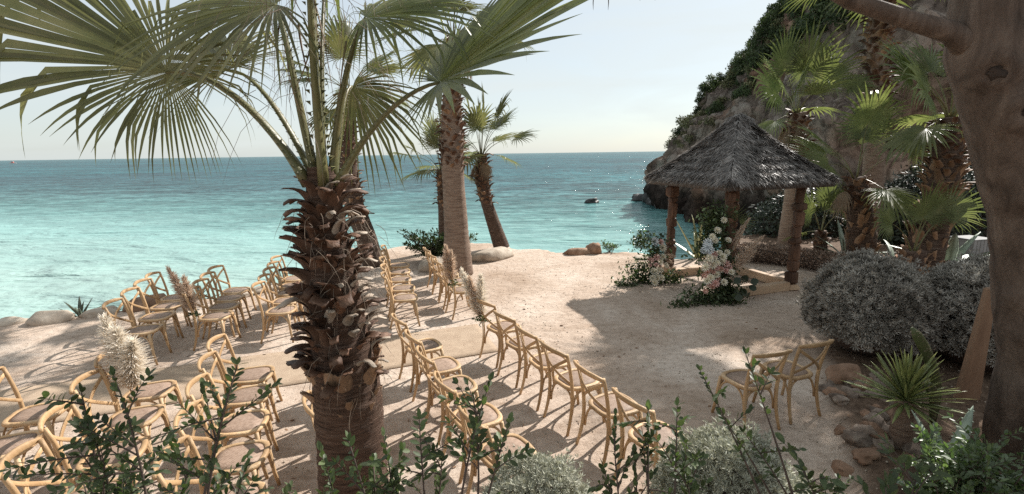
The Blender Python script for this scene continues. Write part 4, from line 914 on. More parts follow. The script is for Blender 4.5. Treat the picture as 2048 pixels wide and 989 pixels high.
# ------------------------------------------------------------------ foreground leafy shrubs
LV = np.array([(0, 0, 0), (.22, .15, .035), (.5, .23, .05), (.8, .16, .03), (1, 0, -.03), (.8, -.16, .03), (.5, -.23, .05), (.22, -.15, .035), (.5, 0, 0)])
LF = [(0, 8, 2, 1), (8, 4, 3, 2), (0, 7, 6, 8), (8, 6, 5, 4)]
LEAFM = {}
for nm, mt in (('d', LENT), ('l', LENTL)):
    LEAFM[nm] = []
    for k in range(4):
        v = LV.copy(); v[:, 1] *= random.uniform(.8, 1.15); v[:, 2] += (v[:, 0]**2)*random.uniform(-.22, .08); me = mesh('leaf', v, LF); me.materials.append(mt); LEAFM[nm].append(me)
def shrub(name, label, base, tips, leaf=.042, kind='d', nb=5, parts=220, spread=.16, seed=0, dens=7, cat='shrub', bare=.35):
    rs = random.Random(seed); base = np.array(base, float); base[2] = ground_z(base[0], base[1]) - .03
    t = thing(name, label, cat, tuple(base)); leaves = []; twigs = []
    def leafy(p):
        p = np.array(p); T = np.gradient(p, axis=0); cum = np.r_[0, np.cumsum(np.linalg.norm(np.diff(p, axis=0), axis=1))]; Ln = cum[-1]
        m = max(2, int(Ln/leaf*1.5)); roll = rs.uniform(0, 3.14)
        for k in range(m):
            s = .15 + .85*(k+1)/m; q = np.array([np.interp(s*Ln, cum, p[:, i]) for i in range(3)]); d = unit(np.array([np.interp(s*Ln, cum, T[:, i]) for i in range(3)]))
            sd_ = unit(np.cross(d, [math.cos(roll), math.sin(roll), .6]))
            for sg in (-1, 1):
                leaves.append((q, unit(d*.75 + sd_*sg*.85 + np.array([rs.gauss(0, .22) for _ in range(3)])), leaf*rs.uniform(.7, 1.2)))
        leaves.append((p[-1], unit(T[-1]), leaf*rs.uniform(.8, 1.2)))
    for tip in tips:
        tip = np.array(tip, float)-base; b0 = np.array([rs.uniform(-.08, .08), rs.uniform(-.08, .08), 0])
        mid = b0*.4 + tip*.55 + np.array([rs.uniform(-.12, .12), rs.uniform(-.1, .1), tip[2]*.12]); p = bez(b0, mid, tip, 12)
        obj('stem', tube(p, np.linspace(.0085, .002, 12), 5), TWIG, t)
        leafy(p[8:])
        for k in range(nb):
            s = rs.uniform(bare, .97); i = s*11; q = np.array([np.interp(i, range(12), p[:, j]) for j in range(3)])
            d = unit(np.array([rs.gauss(0, 1), rs.gauss(0, .8), rs.uniform(.1, 1.0)])); L_ = spread*rs.uniform(.5, 1.15)
            br = bez(q, q + d*L_*.5 + np.array([0, 0, .02]), q + d*L_ + np.array([0, 0, rs.uniform(-.02, .05)]), 7); twigs.append(tube(br, np.linspace(.0035, .001, 7), 4, cap=False)); leafy(br)
    if twigs: tag(obj('twigs', join(twigs), TWIG, t), kind='stuff')
    # the nearest leaves as parts of their own, the rest in one mesh
    def key(l):
        w_ = l[0]+base; dpt = w_[1]
        return dpt + (0 if w_[2] > CAM_H - .8*dpt else 9)
    leaves.sort(key=key); nrm = lambda d: unit(np.array([rs.gauss(0, .5), rs.gauss(-.3, .5), 1]))
    for k, (q, d, s) in enumerate(leaves[:parts]):
        o = link('leaf', LEAFM[kind][k % 4], None, t); F_ = frames(d[None], nrm(d)[None])[0]
        o.matrix_local = Matrix.Translation(q) @ Matrix([list(r_) for r_ in F_]).to_4x4() @ Matrix.Scale(s, 4)
    rest = leaves[parts:]
    if rest:
        D_ = np.array([l[1] for l in rest]); Z_ = np.array([nrm(0) for _ in rest]); S_ = np.array([l[2] for l in rest])
        tag(link('foliage', mesh('foliage', *scatter(LV, np.array(LF), np.array([l[0] for l in rest]), frames(D_, Z_)*S_[:, None, None])), LENT if kind == 'd' else LENTL, t), kind='stuff')
    return t
rs = random.Random(3)
tips = [(-1.34, 1.36, 2.07), (-1.22, 1.35, 2.13), (-.84, 1.35, 2.16), (-.90, 1.38, 2.05), (-1.28, 1.30, 2.0)]
for k in range(21):
    x = rs.uniform(-1.62, -.70); zt = np.interp(x, [-1.65, -1.4, -1.2, -1.05, -.9, -.72], [1.74, 1.92, 1.98, 1.86, 1.88, 1.72]); tips.append((x, rs.uniform(1.15, 1.55), zt - .05 - rs.uniform(.02, .30)))
shrub('evergreen_shrub', 'dense dark evergreen shrub filling the bottom left corner in front of the chairs', (-1.15, 1.15, 0), tips, .031, 'd', 11, 290, .17, 1)
tips = [(-.08, 1.5, 2.02), (-.14, 1.52, 1.93), (-.33, 1.5, 1.88), (-.02, 1.5, 1.86), (-.45, 1.48, 1.83), (-.58, 1.5, 1.80), (-.25, 1.45, 1.75), (-.68, 1.5, 1.76), (-.40, 1.4, 1.72), (-.62, 1.35, 1.70), (-.5, 1.5, 1.72)]
shrub('evergreen_shrub', 'sparse dark evergreen sprays in front of the big palm trunk and second row chairs', (-.30, 1.15, 0), tips, .036, 'd', 4, 200, .12, 2, bare=.68)
tips = [(.37, 1.6, 1.73), (.50, 1.62, 1.83), (.60, 1.6, 1.86), (.33, 1.58, 1.62), (.62, 1.55, 1.66), (.45, 1.6, 1.66), (.70, 1.6, 1.64)]
shrub('evergreen_shrub', 'thin dark leafy sprays in front of the nearest front row chair', (.48, 1.2, 0), tips, .038, 'd', 4, 180, .13, 3, bare=.65)
tips = [(.76, 1.8, 1.90), (.94, 1.8, 1.97), (.96, 1.8, 1.62), (.86, 1.8, 1.70)]
shrub('evergreen_shrub', 'tall arching thin twigs with few leaves reaching up over the two separate chairs', (1.3, 1.45, 0), tips, .036, 'd', 2, 140, .12, 4, bare=.65)
tips = [(rs.uniform(.85, 1.35), rs.uniform(1.3, 1.5), rs.uniform(1.50, 1.72)) for k in range(9)]
shrub('evergreen_shrub', 'dark blurred leafy shrub across the bottom right foreground in front of the silver bush', (1.10, 1.15, 0), tips, .046, 'd', 5, 250, .13, 5, bare=.6)
tips = [(rs.uniform(2.66, 3.3), rs.uniform(2.45, 3.0), rs.uniform(.42, .95)) for k in range(44)]
shrub('evergreen_shrub', 'glossy bright green shrub at the foot of the big tree on the right', (2.95, 2.75, 0), tips, .048, 'l', 10, 290, .16, 6, bare=.3)
tips = [(rs.uniform(1.65, 2.35), rs.uniform(2.5, 3.1), rs.uniform(.30, .60)) for k in range(22)]
shrub('evergreen_shrub', 'low feathery dark green shrub between the pale silver bush and the yucca', (2.0, 2.8, 0), tips, .035, 'd', 7, 150, .16, 7, bare=.2)
tips = [(-1.9 + rs.uniform(-.9, .9), 12.0 + rs.uniform(-.4, .5), rs.uniform(.35, .80)) for k in range(40)]
shrub('evergreen_shrub', 'dark rounded shrub at the sea edge behind the tall thick palm', (-1.9, 12.0, 0), tips, .085, 'd', 9, 200, .28, 8, bare=.2)
tips = [(2.75 + rs.uniform(-.25, .25), 13.2 + rs.uniform(-.2, .2), rs.uniform(.12, .26)) for k in range(10)]
shrub('evergreen_shrub', 'small low green plant beside the brown boulder at the sea edge', (2.75, 13.2, 0), tips, .06, 'l', 5, 40, .12, 9, bare=.2)

# ------------------------------------------------------------------ succulents
def sword(L_, wd, bend, th=.02, n=9, cup=.25):
    V = []; x = z = 0; a = 0
    for i in range(n):
        t = i/(n-1); ww = wd*np.interp(t, [0, .15, .5, .85, 1], [.75, .8, 1, .5, .03]); k = th*(1-t*.8)
        V += [(x - cup*ww*0, -ww/2, z + cup*ww*.5), (x, 0, z), (x, ww/2, z + cup*ww*.5), (x, 0, z - k)]
        a = bend*t; x += math.cos(a)*L_/(n-1); z -= math.sin(a)*L_/(n-1)
    F = []
    for r in range(n-1):
        for k in range(4):
            F.append((r*4+k, r*4+(k+1) % 4, r*4+4+(k+1) % 4, r*4+4+k))
    F += [(0, 1, 2, 3)[::-1], tuple(range((n-1)*4, n*4))]
    return np.array(V), F
def rosette(name, label, base, n, L_, wd, mat, cat='agave', el=(15, 80), bend=(0, .5), seed=0, th=.025, cup=.3):
    rs = random.Random(seed); t = thing(name, label, cat, tuple(base)); ms_ = []
    for k in range(4): me = mesh('leaf', *sword(L_, wd, rs.uniform(*bend), th, 9, cup)); me.materials.append(mat); ms_.append(me)
    for k in range(n):
        e = R_(np.interp(k/max(1, n-1), [0, 1], [el[1], el[0]]) + rs.uniform(-6, 6)); az = k*2.39996 + seed
        o = link('leaf', ms_[k % 4], None, t); o.rotation_euler = (rs.uniform(-.2, .2), -e, az); s = rs.uniform(.75, 1.1); o.scale = (s, s, s); o.location = (0, 0, .02)
    return t
rosette('agave', 'agave with long yellowish upright leaves behind the gazebo, seen between its posts', (4.95, 12.35, -.1), 11, 1.25, .11, AGAVEY, seed=2, el=(25, 78), bend=(0, .25))
rosette('agave', 'grey-green agave standing between the low hedge and the dark-bodied palm', (8.25, 11.5, .1), 10, 1.0, .13, AGAVE, seed=3, el=(15, 75))
rosette('agave', 'big pale agave with arching leaves behind the silver bush near the big tree', (9.35, 9.9, .1), 15, 1.35, .20, AGAVE, seed=4, el=(5, 62), bend=(.3, 1.0))
rosette('agave', 'agave with pale curling leaves between the dark-bodied palm and the stout palm', (8.75, 10.6, .05), 13, 1.05, .12, AGAVE, seed=5, el=(8, 60), bend=(.4, 1.1))
rosette('agave', 'dark spiky aloe growing on the stones at the left sea edge', (-7.95, 8.35, -.12), 14, .42, .06, ALOE, 'aloe', seed=6, el=(12, 80), bend=(0, .4))
rosette('agave', 'small dark aloe at the sea edge behind the third far row of chairs', (-4.95, 9.95, -.05), 11, .62, .05, ALOE, 'aloe', seed=7, el=(30, 85), bend=(0, .3))
rosette('agave', 'small aloe at the sea edge behind the last far row of chairs', (-6.35, 9.2, -.1), 11, .4, .05, ALOE, 'aloe', seed=8, el=(20, 80), bend=(0, .4))
yz = ground_z(3.61, 4.0)
yu = thing('yucca', 'yellow-green spiky yucca on a stubby trunk among the bed stones', 'yucca', (3.61, 4.0, yz))
obj('trunk', trunk_tube([(0, 0, -.05), (-.03, -.02, .22), (-.05, -.04, .46)], lambda s: float(np.interp(s, [0, .5, 1], [.11, .085, .075])), 14, 12, .05, 20, 3), TRUNKL, yu)
ym = []
for k in range(6): me = mesh('leaf', *sword(.48, .040, random.uniform(0, .45), .006, 9, .2)); me.materials.append(YUCCA); ym.append(me)
for k in range(95):
    e = R_(np.interp(k/94, [0, .6, 1], [86, 40, -8]) + random.uniform(-8, 8)); o = link('leaf', ym[k % 6], None, yu)
    o.location = (-.05, -.04, .43 + .06*(1-k/94)); o.rotation_euler = (random.uniform(-.4, .4), -e, k*2.39996); s = random.uniform(.7, 1.05); o.scale = (s, s, s)
ca = thing('cactus', 'flat-sided green cactus arms leaning left above the yucca', 'cactus', (4.12, 4.25, ground_z(4.12, 4.25)))
def pad(pts, w_, th):
    v, f = tube(pts, w_, 10, .35, ref=(0, -1, 0)); return v, f
for pts, ws in (([(0, 0, 0), (-.06, -.1, .45), (-.28, -.18, .78), (-.60, -.28, 1.10)], [.04, .055, .055, .03]), ([(0, 0, 0), (-.12, -.1, .3), (-.25, -.25, .5), (-.52, -.4, .62)], [.035, .05, .05, .025])):
    pp = bez(*pts[:3], 12, pts[3]); aa = obj('arm', tube(pp, np.interp(np.linspace(0, 1, 12), [0, .3, .9, 1], [ws[0], ws[1], ws[2]*.85, .012]), 10, .38, ref=(0, -1, .3)), CACT, ca)
    tag(obj('spines', join([tube([q, q + unit(np.array([random.gauss(0, 1), random.gauss(-.6, .6), random.gauss(0, 1)]))*.03], [.0025, .0004], 3, cap=False) for q in (pp[random.randrange(2, 12)] + np.array([random.uniform(-.06, .06), -.03, random.uniform(-.06, .06)]) for _ in range(60))]), FIBRE, aa), kind='stuff')
ag = thing('agave', 'thick toothed blue-green agave leaves leaning left in front of the yucca', 'agave', (3.42, 3.32, ground_z(3.42, 3.32)))
for k, (e, az, s) in enumerate(((62, 200, 1.0), (30, 215, .8), (70, 120, .8), (20, 180, .6), (48, 300, .8), (75, 30, .9), (35, 60, .8), (28, 350, .8))):
    L_, wd = .82, .13; v, f = sword(L_, wd, .25, .03, 10, .35); P_ = [(v, f)]
    for i in range(1, 9):
        for sd_ in (0, 2):
            q = (v[i*4+sd_] + v[min(9, i+1)*4+sd_])/2; yy = .014*(-1 if sd_ == 0 else 1)
            P_.append((np.array([q + [-.008, 0, 0], q + [.008, 0, 0], q + [.004, yy, .004], q + [0, 0, .006]]), [(0, 1, 2), (1, 3, 2), (3, 0, 2)]))
    o = obj('leaf', join(P_), AGAVE, ag); o.rotation_euler = (0, -R_(e), R_(az)); o.scale = (s, s, s)

# ------------------------------------------------------------------ stones
def stone(label, x, y, s, mat=STONE, seed=0, rz=0, group=None, name='boulder', z=None, sub=3, rough=.28, up=.35):
    o = obj(name, rock(s, seed, sub, rough), mat, None, (x, y, (ground_z(x, y) if z is None else z) + s[2]*up)); o.rotation_euler = (0, 0, rz)
    return tag(o, label, 'rock', group)
stone('long flat pale boulder at the sea edge right of the tall thick palm', -.55, 12.55, (.62, .42, .24), STONE, 2, .7)
stone('pale boulder between the front row chairs and the tall thick palm', -1.95, 11.3, (.40, .34, .26), STONE, 5, .3)
stone('flat brown boulder at the sea edge, left of a pair', 1.82, 13.0, (.40, .25, .15), STONER, 7, .1)
stone('upright brown boulder at the sea edge, right of a pair', 2.3, 13.1, (.26, .24, .24), STONER, 9, .5)
stone('grey rounded stone at the far left of the sea edge', -8.1, 7.95, (.36, .24, .16), STONE, 11, .2)
stone('flat grey stone under the dark spiky aloe', -7.55, 8.3, (.30, .2, .10), STONE, 13, .5)
stone('brown stone at the sea edge behind the last far row', -7.0, 8.7, (.38, .26, .17), STONER, 15, 1.)
stone('small stone at the left picture edge by the sea', -8.75, 7.85, (.25, .2, .08), STONE, 17)
stone('pale stone at the sea edge beyond the fourth far row', -5.6, 9.3, (.30, .2, .09), STONE, 19, .4)
stone('pale stone at the sea edge beyond the third far row', -5.25, 9.75, (.34, .22, .09), STONE, 21, .9)
stone('flat pale stone at the sea edge left of the gazebo', 3.72, 12.35, (.5, .25, .07), STONE, 23, .2)
stone('orange-brown stone behind the dark-bodied palm, left of two', 8.95, 11.0, (.20, .18, .16), CLAY, 25)
stone('orange-brown stone behind the young palm, right of two', 9.32, 11.05, (.22, .2, .20), CLAY, 27)
rs = random.Random(12); gl = 'stones edging the planted bed'
for k in range(46):
    y = rs.uniform(3.7, 5.35); lim = np.interp(y, [2.5, 3.3, 4.2, 5.0, 5.8], [1.5, 2.6, 3.15, 3.55, 3.9]); x = lim + rs.uniform(.0, .75); s = rs.uniform(.035, .11)
    stone('rounded brown-grey stone lying with others along the planted bed by the yucca', x, y, (s*rs.uniform(1, 1.5), s, s*.7), rs.choice([STONEB, STONEB, STONER]), 30+k, rs.uniform(0, 3), gl, 'garden_stone', sub=3, rough=.5, up=.12)
stone('large reddish bed stone under the left silver bush, behind the two separate chairs', 3.95, 5.25, (.24, .18, .17), STONER, 71, .4)
# dark sea rocks
for k, (x, y, s, lab) in enumerate(((9.3, 55.2, (.85, .65, .5), 'lone dark rock standing in the open sea left of the headland'), (15.5, 57.0, (1.2, 1.0, .8), 'dark wet rock at the tip of the headland, farthest left'),
        (15.9, 52.5, (1.4, 1.0, .9), 'flat dark wet rock at the foot of the headland'), (16.0, 49.0, (1.0, .9, .6), 'small dark wet rock in the water in front of the headland'), (16.4, 54.6, (1.2, 1.0, 1.2), 'tall dark wet rock against the headland foot'))):
    stone(lab, x, y, s, STONED, 80+k, k*.8, None, 'sea_rock', SEA_Z - .1*s[2], 3, .6)
# pebbles and dry leaves strewn over the sand
n = 4200; xx, yy = rng.uniform(-7.5, 5.5, n), rng.uniform(2.9, 12.5, n); keep = sdf(xx, yy) > .5; xx, yy = xx[keep], yy[keep]
zz = np.array([ground_z(a, b) for a, b in zip(xx, yy)]); v, f = ico(1); sz = rng.uniform(.003, .012, len(xx))**1.0
Mx = frames(rdir(len(xx)))*sz[:, None, None]; tag(link('pebbles', mesh('pebbles', *scatter(v, np.array(f), np.c_[xx, yy, zz+.002], Mx)), STONE), 'small pebbles strewn over the compacted sand', 'pebbles', kind='stuff')
n = 1800; xx = rng.uniform(-7, 7, n); yy = rng.uniform(3.0, 11.5, n); bm_ = bed_mask(xx, yy); keep = ((bm_ > .3) | (rng.uniform(0, 1, n) < .22)) & (sdf(xx, yy) > .4); xx, yy = xx[keep], yy[keep]; zz = np.array([ground_z(a, b) for a, b in zip(xx, yy)])
Mx = frames(rdir(len(xx))*[1, 1, .15], rdir(len(xx))*[.3, .3, 1])*rng.uniform(.02, .07, len(xx))[:, None, None]
tag(link('leaf_litter', mesh('leaf_litter', *scatter(LV, np.array(LF), np.c_[xx, yy, zz+.008], Mx)), BOOTB), 'dry brown leaves scattered over the planted bed and sand', 'leaf litter', kind='stuff')

# ------------------------------------------------------------------ behind the garden on the right
dh = thing('dark_shrub', 'large dark shrub in deep shade behind the stout palm', 'shrub', (12.3, 13.6, 0))
n = 9000; d = rdir(n); d[:, 2] = np.abs(d[:, 2]); k = rng.uniform(.75, 1.05, n); P = d*k[:, None]*np.array([1.9, 1.3, 2.5])
P = P*(1 + .18*np.array([noise.noise(Vector(q)*2.2) for q in d]))[:, None]
tag(link('foliage', mesh('foliage', *scatter(TLV, TLF, P, frames(rdir(n), d)*rng.uniform(.09, .18, n)[:, None, None]), False), DARKG, dh), kind='stuff')  # deep shade of this shrub is put into its near-black leaf colour
v, f = ico(3); v = v*np.array([1.9, 1.3, 2.5])*.78; v[:, 2] = np.maximum(v[:, 2], 0); obj('branch_core', (v, f), TWIG, dh)
dh2 = thing('dark_shrub', 'dark shrub at the foot of the cliff between the tall palm and the gazebo', 'shrub', (9.3, 15.2, 0))
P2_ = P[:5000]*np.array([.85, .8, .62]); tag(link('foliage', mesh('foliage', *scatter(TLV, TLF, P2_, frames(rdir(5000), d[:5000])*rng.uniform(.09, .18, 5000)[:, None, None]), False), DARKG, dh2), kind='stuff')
obj('branch_core', (v*np.array([.85, .8, .62]), f), TWIG, dh2)
bx_ = thing('slatted_box', 'small grey slatted wooden box at the back beside the big tree', 'box', (10.8, 10.95, ground_z(10.8, 10.95)), .2)
for k in range(6): obj('plank', box((-.25 + k*.1, -.25, .3), (.088, .02, .6), .004, .001), GREYP, bx_, smooth=False)
for k in range(6): obj('plank', box((-.25 + k*.1, .25, .3), (.088, .02, .6), .004, .001), GREYP, bx_, smooth=False)
for s in (-1, 1): obj('side_panel', box((s*.285, 0, .3), (.02, .47, .6), .004), GREYP, bx_, smooth=False)
obj('lid', box((0, 0, .615), (.62, .54, .025), .006), GREYP, bx_, smooth=False)

# ------------------------------------------------------------------ growth on the headland
def crown_mesh(name, lobes, n, size, mat, seed):
    r2 = np.random.default_rng(seed); PP = []; NN = []
    for c, r in lobes:
        m_ = int(n*r*r/sum(q*q for _, q in lobes)); d = r2.normal(size=(m_, 3)); d /= np.linalg.norm(d, axis=1)[:, None]; PP.append(np.array(c) + d*(r2.uniform(.55, 1.05, m_)*r)[:, None]*[1, 1, .8]); NN.append(d)
    PP, NN = np.vstack(PP), np.vstack(NN); m_ = len(PP); x = r2.normal(size=(m_, 3)) + NN*.6
    me = mesh(name, *scatter(TLV*[1, 1.6, 1], TLF, PP, frames(x, NN)*r2.uniform(size*.6, size*1.3, m_)[:, None, None]), False); me.materials.append(mat); return me
PM = [crown_mesh('crown', [((0, 0, 2.2), .8), ((.5, .2, 1.7), .7), ((-.5, -.1, 1.6), .75), ((.1, -.4, 2.7), .55), ((-.2, .5, 1.3), .6)], 1100, .22, PINE, 1), crown_mesh('crown', [((0, 0, 1.6), .9), ((.8, 0, 1.4), .7), ((-.7, .2, 1.5), .75), ((.2, .6, 2.0), .6)], 1100, .22, PINE, 2), crown_mesh('crown', [((0, 0, 3.0), .6), ((.2, .1, 2.3), .8), ((-.3, 0, 1.6), .85), ((.4, -.3, 1.4), .7)], 1100, .2, PINE, 3)]
SM = [crown_mesh('foliage', [((0, 0, .3), .6), ((.5, .1, .25), .45), ((-.45, .2, .2), .5)], 420, .16, SCRUB, 4), crown_mesh('foliage', [((0, 0, .35), .55), ((.4, -.2, .3), .5)], 380, .16, SCRUB, 5)]
tme = mesh('trunk', *tube([(0, 0, -.6), (.05, 0, .6), (0, .05, 1.8)], [.14, .11, .05], 7)); tme.materials.append(BARK)
sme = mesh('stem', *tube([(0, 0, -.3), (.03, 0, .3)], [.06, .03], 6)); sme.materials.append(TWIG)
rs = random.Random(77); npine = nsc = 0; used = []
bpy_y = BP[:, 1]
def view_xy(x, y, z):
    z -= CAM_H; w_ = y*math.cos(pitch) - z*math.sin(pitch); u_ = y*math.sin(pitch) + z*math.cos(pitch)
    return (x/w_, u_/w_) if w_ > 1 else (9, 9)
for _ in range(30000):
    i = rs.randrange(ns); j = rs.randrange(30, nv); x, y, z = CL[i, j]; y0 = bpy_y[i]
    if not (8 < y0 < 85): continue
    u_, v_ = view_xy(x, y, z)
    if u_ > 1.1 or v_ > .55: continue                    # only what the picture can show
    # ridge line: image-left flank of the headland
    e = v_ - .20; edge = np.interp(v_, [.16, .235, .29, .34, .40, .47, .53], [.32, .365, .425, .475, .51, .545, .585])
    band = np.interp(v_, [.18, .25, .33, .40, .50, .60], [.02, .035, .06, .11, .24, .30])
    if z < 3 or u_ > edge + band: continue
    if v_ < .30 and rs.random() < .5: continue
    gap = 1.1 if y0 > 40 else .9
    if any((x-a)**2 + (y-b)**2 + (z-c)**2 < gap for a, b, c in used): continue
    if npine > 285 or nsc > 140: break
    used.append((x, y, z))
    if rs.random() < np.interp(v_, [.2, .3, .4], [.15, .55, .85]):
        t = thing('pine_tree', 'bushy dark green pine ' + ('high on the rocky headland near the top of the picture' if v_ > .43 else 'halfway up the ridge of the rocky headland' if v_ > .32 else 'low on the ridge of the rocky headland above the sea'), 'tree', (x, y, z-.45), rs.uniform(0, 6), 'pines on the headland'); npine += 1
        link('crown', rs.choice(PM), None, t); link('trunk', tme, None, t); s = rs.uniform(.40, .85)*(1.2 if v_ > .42 else 1); t.scale = (s, s, s*rs.uniform(.8, 1.1))
    else:
        t = thing('scrub_bush', 'low olive scrub bush clinging to the rocky headland', 'bush', (x, y, z-.1), rs.uniform(0, 6), 'scrub on the headland'); nsc += 1
        link('foliage', rs.choice(SM), None, t); link('stem', sme, None, t); s = rs.uniform(.6, 1.3); t.scale = (s, s, s)
for _ in range(900):       # sparse scrub on ledges of the bare face
    i = rs.randrange(ns); j = rs.randrange(25, 95); x, y, z = CL[i, j]
    if not (8 < bpy_y[i] < 60) or z < 2.5 or nsc >= 150 or view_xy(x, y, z)[0] > 1.05 or view_xy(x, y, z)[1] > .6 or rs.random() > .35: continue
    t = thing('scrub_bush', 'low olive scrub bush clinging to the rocky headland', 'bush', (x, y, z-.1), rs.uniform(0, 6), 'scrub on the headland'); nsc += 1
    link('foliage', rs.choice(SM), None, t); link('stem', sme, None, t); s = rs.uniform(.4, 1.1); t.scale = (s, s, s)

# ------------------------------------------------------------------ flowers and pampas grass
def rose_mesh(name, mat, seed, layers=4):
    rs = random.Random(seed); V, F = [], []
    for l in range(layers):
        n = 3 + l*2; r = .25 + .75*l/(layers-1); op = .25 + .85*l/(layers-1)
        for k in range(n):
            a = 2*math.pi*k/n + l*.7; w_ = 2.4/n*1.35; b0 = len(V)
            for (s, t) in ((-.5, 0), (.5, 0), (-.62, .6), (.62, .6), (-.4, 1), (.4, 1)):
                aa = a + s*w_; rr = r*(.35 + .65*t) if t < 1 else r*(1.0 + .08*op); z = -.35 + t*(1.15 - .75*l/(layers-1)) + rs.uniform(-.04, .04)
                V.append((math.cos(aa)*rr, math.sin(aa)*rr, z))
            F += [(b0, b0+1, b0+3, b0+2), (b0+2, b0+3, b0+5, b0+4)]
    me = mesh(name, V, F); me.materials.append(mat); return me
FLM = {'w': [rose_mesh('cream_flower', ROSEW, k, 5) for k in range(2)], 'p': [rose_mesh('pink_rose', ROSEP, 5+k) for k in range(2)], 'c': [rose_mesh('coral_rose', ROSEC, 9+k) for k in range(2)], 'h': [rose_mesh('white_hydrangea', HYDR, 12, 5)]}
def plume(root, a, b, wd, mat, n=420, seed=0, droop=.3, ln=.11):
    """feathery pampas plume along a-b: stalk and a soft cone of fine hairs"""
    r2 = np.random.default_rng(seed); a, b = np.array(a, float), np.array(b, float); d = unit(b-a); Ln = np.linalg.norm(b-a)
    p = bez(a, (a+b)/2 + np.array([0, 0, .03]), b, 9); st = obj('stalk', tube(p, np.linspace(.006, .002, 9), 5), PAMB, root)
    s = r2.uniform(.12, 1.0, n); base = np.array([[np.interp(q*8, range(9), p[:, k]) for k in range(3)] for q in s])
    v = r2.normal(size=(n, 3)); v -= (v@d)[:, None]*d; v /= np.linalg.norm(v, axis=1)[:, None]
    prof = np.interp(s, [0, .2, .5, .8, 1], [.35, .9, 1, .7, .25])*wd
    tip = base + v*prof[:, None]*r2.uniform(.4, 1.1, n)[:, None] + d*ln*r2.uniform(.5, 1.2, n)[:, None]; tip[:, 2] -= droop*prof*r2.uniform(0, 1, n)
    mid = base*.5 + tip*.5 + d*ln*.18; side = np.cross(tip-base, r2.normal(size=(n, 3))); side /= np.linalg.norm(side, axis=1)[:, None]; w_ = r2.uniform(.0028, .006, n)[:, None]
    V = np.stack([base-side*w_*.5, base+side*w_*.5, mid-side*w_, mid+side*w_, tip-side*w_*.3, tip+side*w_*.3], 1).reshape(-1, 3)
    k = np.arange(n)[:, None]*6; F = np.vstack([k + np.array([[0, 1, 3, 2]]), k + np.array([[2, 3, 5, 4]])])
    tag(link('plume', mesh('plume', V, F, False), mat, root), kind='stuff'); return st
def leafball(root, pts, n, size, mat, spread, seed=0, name='greenery'):
    r2 = np.random.default_rng(seed); pts = np.array(pts, float); q = pts[r2.integers(0, len(pts), n)] + r2.normal(size=(n, 3))*spread; q[:, 2] = np.maximum(q[:, 2], .015)
    x = r2.normal(size=(n, 3)); x[:, 2] += .2
    tag(link(name, mesh(name, *scatter(LV, np.array(LF), q, frames(x, r2.normal(size=(n, 3)) + [0, -.3, .8])*r2.uniform(size*.6, size*1.25, n)[:, None, None])), mat, root), kind='stuff')
def arrangement(label, base, fl, green, rad, plumes, extra):
    base = np.array(base, float); t = thing('flower_arrangement', label, 'flowers', tuple(base))
    leafball(t, [np.array(g)-base for g in green], len(green)*70, .07, LENT, np.array([.10, .06, .08]), 3)
    leafball(t, [np.array(g)-base for g in green], len(green)*16, .085, LENTL, np.array([.13, .07, .10]), 4, 'light_greenery')
    for k in range(14):
        g = np.array(green[(k*5) % len(green)])-base; d = unit(np.array([random.gauss(0, 1), random.gauss(-.4, .6), random.gauss(.1, .5)])); br = bez(g, g+d*.15+np.array([0, 0, .04]), g+d*.32, 7); br[:, 2] = np.maximum(br[:, 2], .02)
        sp = [tube(br, .003, 4)]
        for i in range(1, 7):
            for sg in (-1, 1):
                F_ = frames(unit(d + sg*unit(np.cross(d, [.2, .1, 1])))[None], np.array([[0, -.2, 1.]]))[0]; sp.append(((LV*.06)@F_.T + br[i], LF))
        obj('sprig', join(sp), LENT, t)
    for k, (x, y, z, kd, s) in enumerate(fl):
        o = link(FLM[kd][0].name.split('.')[0], FLM[kd][k % len(FLM[kd])], None, t); o.location = np.array([x, y, z])-base
        n_ = unit(np.array([x-base[0], -.9, .45 + random.uniform(-.1, .3)]) + np.array([random.gauss(0, .2), 0, random.gauss(0, .15)])); o.rotation_mode = 'QUATERNION'; o.rotation_quaternion = Vector(n_).to_track_quat('Z', 'Y'); o.scale = (s, s, s)
    for k, (a, b, w_, mt) in enumerate(plumes): plume(t, np.array(a)-base, np.array(b)-base, w_, mt, 420, 50+k)
    extra(t, base); return t
FA = [(2.96, 9.72, .33, 'w', .062), (3.07, 9.72, .36, 'w', .06), (2.92, 9.68, .19, 'w', .055), (3.01, 9.66, .20, 'w', .058), (3.10, 9.68, .20, 'w', .06), (2.96, 9.64, .11, 'w', .055), (3.09, 9.76, .52, 'w', .056), (3.10, 9.85, .93, 'p', .065), (3.16, 9.86, .80, 'w', .06), (2.98, 9.84, .94, 'h', .075), (3.0, 9.74, .62, 'p', .062), (2.90, 9.74, .56, 'p', .05), (3.16, 9.8, .62, 'w', .05), (2.99, 9.72, .47, 'p', .045), (2.86, 9.72, .46, 'p', .042), (3.22, 9.78, .44, 'w', .045), (2.84, 9.75, .58, 'c', .035), (3.08, 9.74, .43, 'c', .035)]
gA = [(2.85 + random.uniform(-.18, .3), 9.95 + random.uniform(-.15, .1), z) for z in np.linspace(.08, .95, 15)] + [(2.75 + k*.1, 9.85, .10) for k in range(9)] + [(2.55, 9.9, .32), (2.8, 9.95, 1.0), (2.75, 9.95, .9), (2.3, 9.7, .05), (2.45, 9.65, .05)]
def exA(t, base):
    for k in range(3):
        a, b = np.array([3.15, 9.85, .60]), np.array([3.28 + .04*k, 9.8, .40 + .1*k]); plume(t, a-base, b-base, .07, PAMB, 220, 80+k)
FA = [(a, b-.12, c, d, e*(1.3 if d == 'w' else 1.15)) for a, b, c, d, e in FA]
arrangement('smaller arrangement of cream and pink flowers with dark leaves at the left gazebo post', (3.0, 9.95, 0), FA, gA, .5, [], exA)
